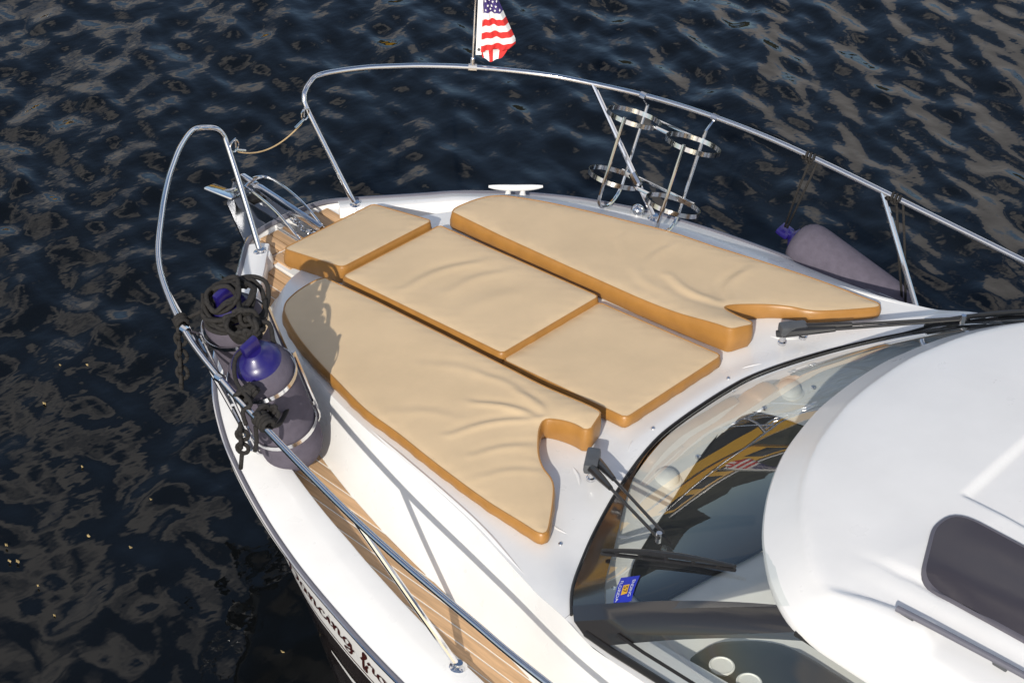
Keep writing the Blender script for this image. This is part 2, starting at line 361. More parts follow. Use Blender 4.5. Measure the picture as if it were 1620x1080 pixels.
def hull():
    V = []; Fc = []; Mi = []
    nr = len(HR)
    for sgn in (1, -1):
        b = len(V)
        for i in range(ng):
            for r in HR:
                p = hull_pt(i, r); V.append((p[0], sgn * p[1], p[2]))
        for i in range(ng - 1):
            for j in range(nr - 1):
                Fc.append((b + i * nr + j, b + (i + 1) * nr + j, b + (i + 1) * nr + j + 1, b + i * nr + j + 1))
                x = gun[i, 0]; r0 = HR[j]
                m_ = 0
                if 0.115 <= r0 < 0.122: m_ = 2
                elif r0 >= 0.130: m_ = 1
                Mi.append(m_)
    # transom
    a = len(V); nr0 = (ng - 1) * nr
    tr = [nr0 + j for j in range(nr)] + [len(V) // 2 + nr0 + j for j in range(nr)][::-1]
    Fc.append(tr); Mi.append(0)
    h = mesh('hull', V, Fc, [M_white, M_black_hull, M_letter], boat, True, Mi, sharp=50)
    # white dart along the black side, port
    for sgn, in ((-1,), (1,)):
        top = []; bot = []
        for i in range(ng):
            x = gun[i, 0]
            if 1.22 <= x <= 2.9:
                t = (x - 1.22) / 1.3
                for L, r in ((top, 0.215 + 0.05 * t), (bot, 0.222 + 0.125 * t)):
                    p = hull_pt(i, r); L.append((p[0], sgn * (p[1] + 0.006), p[2] + 0.002))
        n = len(top)
        mesh('white_dart', top + bot, [(k, k + 1, n + k + 1, n + k) for k in range(n - 1)], M_white, h)
    return h
HULL = hull()

# ---- hull name: script strokes laid on the white band
GLY = {
 'D': ([[(.1, .05), (.3, .5), (.42, 1.0)], [(.0, .85), (.4, 1.05), (.9, .8), (.95, .35), (.55, .0), (.1, .05)]], 1.05),
 'a': ([[(.6, .45), (.35, .55), (.1, .3), (.15, .03), (.4, .05), (.62, .5)], [(.62, .5), (.58, .1), (.85, .12)]], .82),
 'n': ([[(.0, .42), (.15, .52), (.12, .0)], [(.13, .2), (.4, .55), (.55, .45), (.52, .05), (.8, .15)]], .8),
 'c': ([[(.55, .45), (.35, .55), (.1, .28), (.2, .02), (.45, .02), (.7, .2)]], .66),
 'i': ([[(.05, .3), (.2, .52), (.2, .08), (.45, .12)], [(.27, .72), (.30, .76)]], .42),
 'g': ([[(.6, .45), (.35, .55), (.1, .3), (.15, .05), (.4, .08), (.62, .5)], [(.62, .5), (.6, -.2), (.35, -.5), (.1, -.35), (.5, -.1), (.85, .15)]], .85),
 'f': ([[(.1, .2), (.5, .7), (.55, 1.0), (.4, .95), (.3, .3), (.22, -.45), (.4, -.5), (.45, -.1), (.6, .15)]], .62),
 'r': ([[(.0, .35), (.15, .6), (.2, .5), (.4, .52), (.36, .1), (.6, .12)]], .58),
 'o': ([[(.4, .52), (.15, .4), (.12, .08), (.4, .0), (.62, .25), (.45, .52), (.75, .45)]], .72),
 'm': ([[(.0, .42), (.15, .52), (.12, .0)], [(.13, .2), (.35, .55), (.45, .45), (.42, .0)], [(.43, .2), (.7, .55), (.8, .45), (.78, .05), (1.05, .15)]], 1.1),
}
def hull_xy(x, r, sgn=-1, off=0.004):
    i = float(np.interp(x, gun[:, 0], np.arange(ng))); a = int(i); f = i - a
    p = hull_pt(a, r) * (1 - f) + hull_pt(min(a + 1, ng - 1), r) * f
    return Vector((p[0], sgn * (p[1] + off), p[2] + 0.001))
def lettering():
    mb = MB(); S = 0.098; x = 0.98
    for ch in 'Dancing from':
        if ch == ' ': x += 0.035; continue
        st, adv = GLY[ch]
        for s in st:
            P = resample(catmull(s, 6), 0.05)
            T = np.gradient(P, axis=0); T /= np.linalg.norm(T, axis=1)[:, None] + 1e-9
            L = []; Rr = []
            for p, t in zip(P, T):
                w = 0.028 + 0.055 * abs(t[1]) ** 1.5
                nrm = np.array([-t[1], t[0]])
                for lst, q in ((L, p + nrm * w), (Rr, p - nrm * w)):
                    lst.append(hull_xy(x + q[0] * S * 0.95, 0.073 - q[1] * 0.052))
            n = len(L); mb.add(L + Rr, [(k, k + 1, n + k + 1, n + k) for k in range(n - 1)])
        x += adv * S * 0.95
    o = mb.build('hull_lettering', M_letter, HULL, False, sharp=None)
    o['label'] = 'dark maroon script name on the white band of the hull'
lettering()

# ---- rub rail round the gunwale
def rubrail():
    P = [(p[0], p[1], zg(p[0])) for p in gun]
    path = mirror(P[::-1]) + P[1:]
    r = MB().tube(path, 0.0125, 8).build('rub_rail', M_rub, boat)
    q = [(p[0], p[1], p[2] + 0.004) for p in path]
    q = [Vector(p) + Vector((-gn[min(abs(i - ng + 1), ng - 1)][0], -gn[min(abs(i - ng + 1), ng - 1)][1] * (1 if p[1] >= 0 else -1), 0)) * 0.009 for i, p in enumerate(q)]
    MB().tube(q, 0.006, 6).build('steel_insert', M_steel, r)
rubrail()

# ---- bulwark with its sloping cap, both sides
def bulwark(sgn):
    prof = [(0.0, -0.004, 0), (0.015, 0.05, 1), (0.05, 0.14, 1), (0.62, 0.90, 1), (0.70, 0.97, 1), (0.94, 1.0, 1), (1.01, 0.93, 1), (1.045, 0.70, 1)]
    V = []; n = 0; k0 = int(np.argmax(gun[:, 1] > 0.27)); ring = len(prof) + 2
    for i in range(k0, ng):
        x, y = gun[i]; h = caph(x); w = capw(x); z0 = zg(x)
        for a, b, _ in prof:
            q = gun[i] + gn[i] * w * a; V.append((q[0], sgn * q[1], z0 + h * b))
        q = gun[i] + gn[i] * (w * 1.07 + 0.004); V.append((q[0], sgn * q[1], ZD(x) - 0.02))
        q = gun[i] + gn[i] * 0.01; V.append((q[0], sgn * q[1], ZD(x) - 0.02))
        n += 1
    Fc = [(i * ring + j, (i + 1) * ring + j, (i + 1) * ring + (j + 1) % ring, i * ring + (j + 1) % ring) for i in range(n - 1) for j in range(ring)]
    Fc.append(tuple(range(ring))); Fc.append(tuple((n - 1) * ring + j for j in range(ring)))
    return mesh('bulwark', V, Fc, M_white, boat, True, sharp=40)
for s in (-1, 1): bulwark(s)

# ---- raised foredeck (trunk)
BASE = [(-0.335, 0.0), (-0.335, 0.25), (-0.325, 0.34), (-0.295, 0.43), (-0.235, 0.53), (-0.10, 0.67), (0.1, 0.80), (0.4, 0.935), (0.78, 1.065), (1.08, 1.142), (1.33, 1.195), (1.6, 1.235), (1.8, 1.272), (2.0, 1.305), (2.3, 1.37), (2.6, 1.42), (3.4, 1.47), (5.2, 1.50)]
TOP = [(-0.30, 0.0), (-0.30, 0.24), (-0.29, 0.31), (-0.26, 0.39), (-0.20, 0.475), (-0.07, 0.60), (0.12, 0.72), (0.42, 0.87), (0.82, 0.985), (1.12, 1.045), (1.36, 1.095), (1.6, 1.152), (1.8, 1.208), (2.0, 1.268), (2.28, 1.355), (2.6, 1.385), (3.4, 1.42), (5.2, 1.45)]
WSB = [(0.0, 1.775), (0.15, 1.778), (0.3, 1.792), (0.5, 1.842), (0.75, 1.93), (1.0, 2.04), (1.2, 2.155), (1.335, 2.27)]   # windscreen foot: y -> x
wsb = lambda y: float(np.interp(abs(y), [a for a, _ in WSB], [b for _, b in WSB]))
def ws_foot_line(n=25):
    c = catmull([(-a, b) for a, b in WSB[::-1]][:-1] + WSB, 6); c = resample(c, 0.05); return c      # (y, x)
FOOT = np.array([(p[1], p[0]) for p in ws_foot_line()])                                              # (x, y) port -> starboard
def deckz(x, y):
    x = np.asarray(x, float); y = np.abs(np.asarray(y, float))
    z = np.where(x > 0, 0.0875 * x - 0.055, 0.22 * x - 0.055)
    z = z + 0.012 * sstep(0.5, 1.0, y) * sstep(0.0, 0.5, x) * (1 - sstep(1.5, 2.0, x))
    Q = np.stack([np.ravel(x), np.ravel(y)], 1); d = seg_dist(Q, FOOT, False).reshape(np.shape(x))
    pl = 0.117 + 0.055 * sstep(1.0, 1.34, y); z = z + (pl - np.minimum(z, pl)) * (1 - sstep(0.015, 0.15, d))
    z = np.where(x > 2.2, np.maximum(z, 0.10 + 0.02 * (x - 2.2)), z)
    return z
def trunk():
    T_ = np.array(resample(catmull(TOP, 8), 0.04)); B_ = []
    cb = np.array(catmull(BASE, 12)); ct = np.array(catmull(TOP, 12))
    dd = np.r_[0, np.cumsum(np.linalg.norm(np.diff(ct, axis=0), axis=1))]; dt = np.r_[0, np.cumsum(np.linalg.norm(np.diff(T_, axis=0), axis=1))]
    par = np.interp(dt, dd, np.arange(len(ct))); B_ = np.stack([np.interp(par, np.arange(len(cb)), cb[:, k]) for k in (0, 1)], 1)
    keep = T_[:, 0] < 5.2; T_, B_ = T_[keep], B_[keep]
    zt = deckz(T_[:, 0], T_[:, 1]); zb = np.array([ZD(x) - 0.012 for x in B_[:, 0]])
    prof = [(0, 0), (0.03, 0.06), (0.45, 0.56), (0.66, 0.78), (0.80, 0.895), (0.91, 0.965), (1.0, 1.0)]
    V = []; k = len(prof); n = len(T_)
    for sgn in (1, -1):
        for i in range(n):
            for a, b in prof:
                p = B_[i] + (T_[i] - B_[i]) * a; V.append((p[0], sgn * p[1], zb[i] + (zt[i] - zb[i]) * b))
    Fc = []
    for sd in (0, 1):
        o = sd * n * k
        Fc += [(o + i * k + j, o + (i + 1) * k + j, o + (i + 1) * k + j + 1, o + i * k + j + 1) for i in range(n - 1) for j in range(k - 1)]
    Fc += [(j, n * k + j, n * k + j + 1, j + 1) for j in range(k - 1)]
    tr = mesh('foredeck_trunk', V, Fc, M_white, boat, True, sharp=60)
    # top sheet: bounded by the top edge and the windscreen foot
    m = T_[:, 0] < 2.27
    loop = [tuple(p) for p in T_[m]] + [tuple(p) for p in FOOT[::-1] if abs(p[1]) < 1.33] + [(p[0], -p[1]) for p in T_[m][::-1]]
    loop = [loop[0]] + loop[1:-1]
    P, Fc = fill(loop, 0.035)
    z = deckz(P[:, 0], P[:, 1])
    # moulded details: lip beside the pads, wiper recess edges
    mesh('foredeck_top', np.c_[P, z + 0.0005], Fc, M_white, tr, True)
    return tr, T_, B_
TRUNK, T_, B_ = trunk()
zdk = lambda x, y: float(deckz(np.array([x]), np.array([y]))[0])

# moulded ribs on the trunk top near the windscreen
def rib(pts, w, h, parent):
    mb = MB(); P = [Vector((p[0], p[1], zdk(*p) - h * 0.45)) for p in resample(catmull(pts, 6), 0.03)]
    n = len(P); mb.tube(P, [w * min(1, 0.25 + 3 * min(i, n - 1 - i) / n) for i in range(n)], 8); return mb.build('moulded_rib', M_white, parent)
for s in (-1, 1):
    rib([(1.62, s * 0.62), (1.70, s * 0.66), (1.76, s * 0.72)], 0.010, 0.012, TRUNK)
    rib([(1.70, s * 0.33), (1.735, s * 0.40), (1.76, s * 0.44)], 0.008, 0.010, TRUNK)
    rib([(0.75, s * 0.958), (1.1, s * 1.032), (1.36, s * 1.083), (1.63, s * 1.142), (1.80, s * 1.19), (1.98, s * 1.245), (2.09, s * 1.275)], 0.012, 0.013, TRUNK)
    rib([(1.80, s * 0.95), (1.86, s * 0.96), (1.93, s * 0.955)], 0.008, 0.010, TRUNK)

for s in (-1, 1):
    for x, y in ((1.93, 1.02), (1.72, 0.24)):
        MB().lathe([(0.009, 0), (0.008, 0.005), (0.004, 0.008), (0.0, 0.008)], (x, s * y, zdk(x, y)), (0, 0, 1), 12).build('snap_stud', M_steel, TRUNK)

# ---- side deck: white caulk sheet with separate teak planks running fore and aft
def sidedeck():
    k0 = int(np.argmax(gun[:, 1] > 0.27))
    inn = np.array([gun[i] + gn[i] * (capw(gun[i, 0]) * 1.07) for i in range(k0, ng)])
    base = np.array(resample(catmull(BASE, 10), 0.05))
    sd_all = []
    for sgn in (-1, 1):
        xs = np.linspace(-0.52, 5.1, 110)
        o = np.interp(xs, inn[:, 0], inn[:, 1]); b = np.interp(xs, base[8:, 0], base[8:, 1])
        V = [(x, sgn * (yo + 0.03), ZD(x) - 0.0022) for x, yo in zip(xs, o)] + [(x, sgn * (yb - 0.05), ZD(x) - 0.0022) for x, yb in zip(xs, b)]
        n = len(xs); sd = mesh('side_deck', V, [(i, i + 1, n + i + 1, n + i) for i in range(n - 1)], M_caulk, boat)
        sd_all.append(sd)
        W = 0.056; G = 0.0038
        y = 0.265
        while y < 1.50:
            ya, yb_ = y + G, y + W - G; pts = []
            for yy in (ya, (ya + yb_) / 2, yb_): 
                xo = float(np.interp(yy, inn[:, 1], inn[:, 0])) + 0.004
                xi = min(3.4, float(np.interp(yy, base[8:, 1], base[8:, 0])) - 0.012) if yy < 1.468 else 3.4
                pts.append((yy, max(xo, -0.50), xi))
            if pts[0][2] - pts[0][1] > 0.03:
                loop = [(p[1], p[0]) for p in pts] + [(p[2], p[0]) for p in pts[::-1]]
                # long sides subdivided so the plank follows the sheer
                A = [(pts[2][1] + (pts[2][2] - pts[2][1]) * t, pts[2][0]) for t in np.linspace(0, 1, 8)]
                B = [(pts[0][1] + (pts[0][2] - pts[0][1]) * t, pts[0][0]) for t in np.linspace(0, 1, 8)]
                V = []
                for q, dz in ((A, 0), (B, 0), (A, -0.012), (B, -0.012)):
                    V += [(x, sgn * yy, ZD(x) + dz) for x, yy in q]
                Fc = []
                for k in range(7):
                    Fc += [(k, k + 1, 8 + k + 1, 8 + k), (k, 16 + k, 17 + k, k + 1), (8 + k, 9 + k, 25 + k, 24 + k)]
                Fc += [(0, 8, 24, 16), (7, 23, 31, 15)]
                mesh('teak_plank', V, Fc, M_teak, sd, False, origin=(pts[0][1], sgn * y, ZD(0)))
            y += W
    return sd_all
sidedeck()

# ---- bow platform with its teak pads and the anchor slot
def bowplate():
    mb = MB()
    for sgn in (-1, 1):
        out = [(-0.725, 0.055), (-0.715, 0.16), (-0.685, 0.25), (-0.62, 0.33), (-0.52, 0.31), (-0.49, 0.26), (-0.30, 0.26), (-0.30, 0.055)]
        k = len(out)
        V = [(x, sgn * y, -0.198) for x, y in out] + [(x, sgn * y, -0.30) for x, y in out]
        mb.add(V, [tuple(range(k)), tuple(range(k, 2 * k))[::-1]] + [(i, (i + 1) % k, k + (i + 1) % k, k + i) for i in range(k)])
    mb.box((-0.5, 0, -0.30), 0.44, 0.11, 0.04)
    bp_ = mb.build('bow_platform', M_white, boat, False)
    for sgn in (-1, 1):
        for x0, x1, y0, y1 in ((-0.70, -0.56, 0.065, 0.115), (-0.70, -0.56, 0.122, 0.175), (-0.685, -0.56, 0.182, 0.235), (-0.548, -0.42, 0.065, 0.115), (-0.548, -0.42, 0.122, 0.175), (-0.548, -0.42, 0.182, 0.24), (-0.548, -0.50, 0.247, 0.29)):
            MB().box(((x0 + x1) / 2, sgn * (y0 + y1) / 2, -0.196), x1 - x0, y1 - y0, 0.012, bev=0.002).build('teak_pad', M_teak, bp_)
    for sgn in (-1, 1):   # moulded blocks that carry the pulpit posts
        b = MB(); b.lathe([(0.062, 0), (0.058, 0.035), (0.05, 0.062), (0.044, 0.070), (0.0, 0.070)], (-0.552, sgn * 0.30, -0.215), (0, 0, 1), 20)
        b.build('post_block', M_white, boat)
bowplate()

# ------------------------------------------------------------------ bow rail
RAIL = [(-0.885, 0.31, 0.376), (-0.898, 0.365, 0.386), (-0.868, 0.435, 0.396), (-0.78, 0.56, 0.410), (-0.69, 0.668, 0.416), (-0.585, 0.785, 0.420), (-0.42, 0.95, 0.418), (-0.2, 1.150, 0.402), (0, 1.275, 0.392), (0.3, 1.410, 0.385), (0.6, 1.495, 0.378), (0.9, 1.553, 0.366), (1.2, 1.598, 0.342), (1.5, 1.633, 0.316), (1.8, 1.657, 0.296), (2.1, 1.674, 0.28), (2.4, 1.69, 0.265), (3.2, 1.71, 0.235), (4.4, 1.72, 0.21)]
POST = [(-0.552, 0.30, -0.15), (-0.70, 0.268, 0.08), (-0.83, 0.245, 0.28), (-0.858, 0.25, 0.332), (-0.872, 0.275, 0.362)]
RT = 0.0135
def rail_at(x, sgn):
    t = np.array(RAIL[1:]); return Vector((x, sgn * float(np.interp(x, t[:, 0], t[:, 1])), float(np.interp(x, t[:, 0], t[:, 2]))))
def flange(p, parent, nrm=(0, 0, 1)):
    MB().lathe([(0.034, 0), (0.034, 0.005), (0.028, 0.010), (0.017, 0.014), (0.017, 0.024)], p, nrm, 20).build('base_flange', M_steel, parent)
def bowrail(sgn):
    e = empty('bow_rail', (0, 0, 0), boat); e.location = (0, 0, -WZ); 
    path = [POST[0]] + POST[1:] + RAIL
    path = catmull([(p[0], sgn * p[1], p[2]) for p in path], 8)
    MB().tube(path, RT, 12).build('rail_tube', M_steel, e)
    flange((-0.552, sgn * 0.30, -0.146), e)
    for (tx, bx, by, bz) in ((0.03, 0.50, 1.26, -0.132), (1.478, 1.895, 1.505, -0.201), (2.93, 3.35, 1.60, -0.235)):
        top = rail_at(tx, sgn); b = Vector((bx, sgn * by, bz))
        MB().tube([b, top], RT * 0.93, 10).build('stanchion', M_steel, e)
        flange(b - Vector((0, 0, 0.002)), e)
    return e
RAILS = {s: bowrail(s) for s in (-1, 1)}

# gate wire between the pulpit posts
def gatewire():
    e = empty('gate_wire', (-0.80, 0, 0.25)); tagit(e, 'thin steel gate wire with snap hooks slung between the pulpit posts', 'wire')
    a = Vector((-0.815, -0.238, 0.262)); b = Vector((-0.815, 0.238, 0.262))
    P = [a.lerp(b, t) + Vector((0.0, 0, -0.085 * (1 - (2 * t - 1) ** 2))) for t in np.linspace(0.1, 0.9, 20)]
    P = [a + Vector((0, .03, -.012))] + P + [b + Vector((0, -.03, -.012))]
    MB().tube(P, 0.0035, 6).build('wire', M_tanreflect, e)  # steel wire coloured tan, its golden reflection put into the base colour
    for p, s in ((a, 1), (b, -1)):
        mb = MB()
        loop = [p + Vector((0.0, s * (0.022 + 0.024 * math.cos(t)), 0.012 + 0.03 * math.sin(t))) for t in np.linspace(0, 2 * math.pi, 17)[:-1]]
        mb.tube(loop, 0.004, 6, closed=True); mb.build('snap_hook', M_steel, e)
        MB().tube([p + Vector((0, s * .028, -.012)), p + Vector((0, s * .085, -.038))], 0.0062, 8).build('swage_sleeve', M_steel, e)
        mb = MB(); q = p + Vector((0, -s * 0.002, 0.035)); mb.tube([q, q + Vector((0, s * 0.03, 0.015)), q + Vector((0, s * 0.03, -0.035))], 0.0035, 6); mb.build('eye', M_steel, e)
gatewire()

# ------------------------------------------------------------------ fender baskets on the rail
AX = Vector((0, 0.336, 0.942))      # basket axis, starboard (up and outboard)
def basket(sgn):
    e = empty('fender_basket', (0, 0, -WZ), boat)
    S = lambda v: Vector((v[0], sgn * v[1], v[2]))
    ax = AX; u = Vector((1, 0, 0)); w = ax.cross(u).normalized()   # w points outboard-down/up in the ring plane
    if w.y < 0: w = -w
    tops = [Vector((0.30, 1.285, 0.325)), Vector((0.65, 1.292, 0.330))] if sgn > 0 else [Vector((0.305, 1.175, 0.335)), Vector((0.625, 1.315, 0.330))]
    rr = 0.130 if sgn > 0 else 0.135; back_t = []; back_b = []
    for c in tops:
        low = c - ax * 0.305
        for q in (c, low):
            n = 40; V = []; Fc = []
            for j in range(n):
                an = 2 * math.pi * j / n; d = u * math.cos(an) + w * math.sin(an)
                for r_, h in ((rr, -0.011), (rr, 0.011), (rr + 0.003, 0.011), (rr + 0.003, -0.011)):
                    V.append(S(q + d * r_ + ax * h))
            for j in range(n):
                j2 = (j + 1) % n
                for k in range(4): Fc.append((j * 4 + k, j2 * 4 + k, j2 * 4 + (k + 1) % 4, j * 4 + (k + 1) % 4))
            mesh('ring', V, Fc, M_steel, e, True, sharp=40)
        near = c + (u * 0.035 - w * 0.125).normalized() * (rr + 0.011); far = c + (-u * 0.035 + w * 0.125).normalized() * (rr + 0.011)
        Lb = 0.47
        path = [far + ax * 0.05, far - ax * (Lb - 0.10)]
        for t in np.linspace(0, math.pi, 13)[1:-1]:
            m_ = (near + far) / 2 - ax * (Lb - 0.10); h_ = (far - near) / 2
            path.append(m_ + h_ * math.cos(t) - ax * 0.085 * math.sin(t))
        path += [near - ax * (Lb - 0.10), near + ax * 0.02]
        MB().tube([S(p) for p in path], 0.0085, 8).build('hoop', M_steel, e)
        back_t.append(far + w * 0.010 - ax * 0.005); back_b.append(far + w * 0.010 - ax * 0.30)
        # hook to the rail
        r0 = rail_at(far.x, 1)
        mb = MB(); mb.tube([S(far + ax * 0.045), S(r0 + Vector((0, -0.004, -0.006)))], 0.007, 6)
        mb.tube([S(r0 + Vector((-0.016, 0, 0))), S(r0 + Vector((0.016, 0, 0)))], RT + 0.005, 10); mb.build('rail_clamp', M_steel, e)
    for a, b in (back_t, back_b):
        dv = (b - a).normalized(); MB().tube([S(a - dv * 0.03), S(b + dv * 0.06)], 0.0075, 8).build('cross_bar', M_steel, e)
    for h in (0, -0.305):
        lk = (tops[1] - tops[0]).normalized(); a = tops[0] + lk * (rr + 0.002) + ax * h; b = tops[1] - lk * (rr + 0.002) + ax * h
        MB().tube([S(a), S(b)], 0.009, 8).build('ring_link', M_steel, e)
    mb = MB(); q = Vector((0.37, 1.245, 0.04)); mb.tube([S(q), S(back_b[0] + u * 0.1)], 0.006, 6); mb.tube([S(q + Vector((-.02, 0, .02))), S(q + Vector((.02, 0, -.02)))], 0.02, 8)
    mb.build('stanchion_clamp', M_steel, e)
    return tops
basket(1); TOPS = basket(-1)

# chrome filler dome and deck cleats
for s in (1, -1):
    MB().lathe([(0.036, 0), (0.036, 0.008), (0.033, 0.022), (0.024, 0.036), (0.010, 0.044), (0.0, 0.045)], (0.415, s * 1.235, -0.128), (0, 0, 1), 20).build('filler_dome', M_steel, boat)
def cleat(p, ang, parent):
    e = empty('deck_cleat', (p[0], p[1], p[2] - WZ), boat)
    d = Vector((math.cos(ang), math.sin(ang), 0)); z = Vector((0, 0, 1)); p = Vector(p)
    mb = MB(); pts = [p + d * t + z * (0.052 + 0.008 * (abs(t) / 0.13) ** 2) for t in np.linspace(-0.13, 0.13, 15)]
    mb.tube(pts, [0.006 + 0.010 * (1 - abs(2 * i / 14 - 1) ** 3) for i in range(15)], 10); mb.build('horns', M_white, e)
    for t in (-0.035, 0.035):
        MB().lathe([(0.022, 0), (0.017, 0.008), (0.0125, 0.03), (0.014, 0.048)], p + d * t, z, 14).build('leg', M_white, e)
cleat((-0.045, 0.865, -0.098), R_(48), boat)
cleat((-0.045, -0.865, -0.098), R_(-48), boat)

# ------------------------------------------------------------------ anchor and bow roller
def anchor():
    e = empty('bow_roller', (0, 0, -WZ), boat)
    for s in (-1, 1):
        V = []; prof = [(-0.45, -0.165), (-0.98, -0.15), (-1.03, -0.185), (-1.0, -0.215), (-0.45, -0.20)]
        for y in (s * 0.045, s * 0.051): V += [(x, y, z) for x, z in prof]
        k = len(prof); mesh('cheek_plate', V, [tuple(range(k)), tuple(range(k, 2 * k))[::-1]] + [(i, (i + 1) % k, k + (i + 1) % k, k + i) for i in range(k)], M_steel, e, False)
        MB().tube(catmull([(-0.52, s * 0.075, -0.17), (-0.70, s * 0.075, -0.085), (-0.90, s * 0.07, -0.055), (-1.0, s * 0.05, -0.09), (-1.01, s * 0.03, -0.13)], 8), 0.006, 8).build('guard_rod', M_steel, e)
    MB().tube([(-0.965, -0.05, -0.175), (-0.965, 0.05, -0.175)], [0.03, 0.03], 14).build('roller', M_blackrub, e)
    MB().tube(catmull([(-0.93, -0.10, -0.09), (-0.935, -0.04, -0.055), (-0.935, 0.04, -0.055), (-0.93, 0.10, -0.09)], 6), 0.006, 8).build('keeper_bar', M_steel, e)
    a = empty('anchor', (-0.98, 0, -0.25)); tagit(a, 'polished steel plough anchor stowed on the bow roller', 'anchor')
    mb = MB()
    for seg in ((Vector((-0.47, 0, -0.105)), Vector((-1.02, 0, -0.075))), (Vector((-1.02, 0, -0.075)), Vector((-1.085, 0, -0.13)))):
        d = seg[1] - seg[0]; rot = d.to_track_quat('X', 'Z').to_matrix(); mb.box((seg[0] + seg[1]) / 2, d.length + 0.01, 0.026, 0.036, rot, bev=0.005)
    mb.build('shank', M_steel, a)
    # two-sided plough blade
    for s in (-1, 1):
        prof = [(-1.09, 0.0, -0.12), (-1.03, s * 0.10, -0.19), (-0.88, s * 0.12, -0.34), (-0.72, s * 0.05, -0.46), (-0.72, 0.0, -0.47), (-0.98, 0.0, -0.30)]
        V = [Vector(p) for p in prof] + [Vector(p) + Vector((0.006, 0, 0.010)) for p in prof]; k = 6
        f = [(0, 1, 5), (1, 2, 5), (2, 3, 5), (3, 4, 5)]
        mesh('fluke', V, f + [tuple(i + k for i in q)[::-1] for q in f] + [(i, (i + 1) % k, k + (i + 1) % k, k + i) for i in range(k)], M_anchor, a, True, sharp=30)
    mb = MB(); mb.box((-1.035, -0.115, -0.115), 0.15, 0.10, 0.012, Matrix.Rotation(R_(-18), 3, 'X') @ Matrix.Rotation(R_(20), 3, 'Z'), bev=0.003); mb.build('tripping_plate', M_steel, a)
    mb = MB(); mb.tube([(-1.035, -0.115, -0.12), (-1.04, -0.03, -0.14)], 0.012, 8); mb.build('plate_arm', M_steel, a)
    # chain lying in the slot
    c = empty('anchor_chain', (-0.6, 0, -0.25)); tagit(c, 'short run of steel anchor chain in the bow slot', 'chain')
    for k in range(9):
        x = -0.46 - k * 0.026; z = -0.155 + 0.012 * math.sin(k); b = Vector((x, 0.0, z))
        uu = Vector((1, 0, 0)); vv = Vector((0, 1, 0)) if k % 2 else Vector((0, 0, 1))
        loop = [b + uu * 0.019 * math.cos(t) + vv * 0.012 * math.sin(t) for t in np.linspace(0, 2 * math.pi, 13)[:-1]]
        MB().tube(loop, 0.0045, 6, closed=True).build('link', M_steel, c)
anchor()

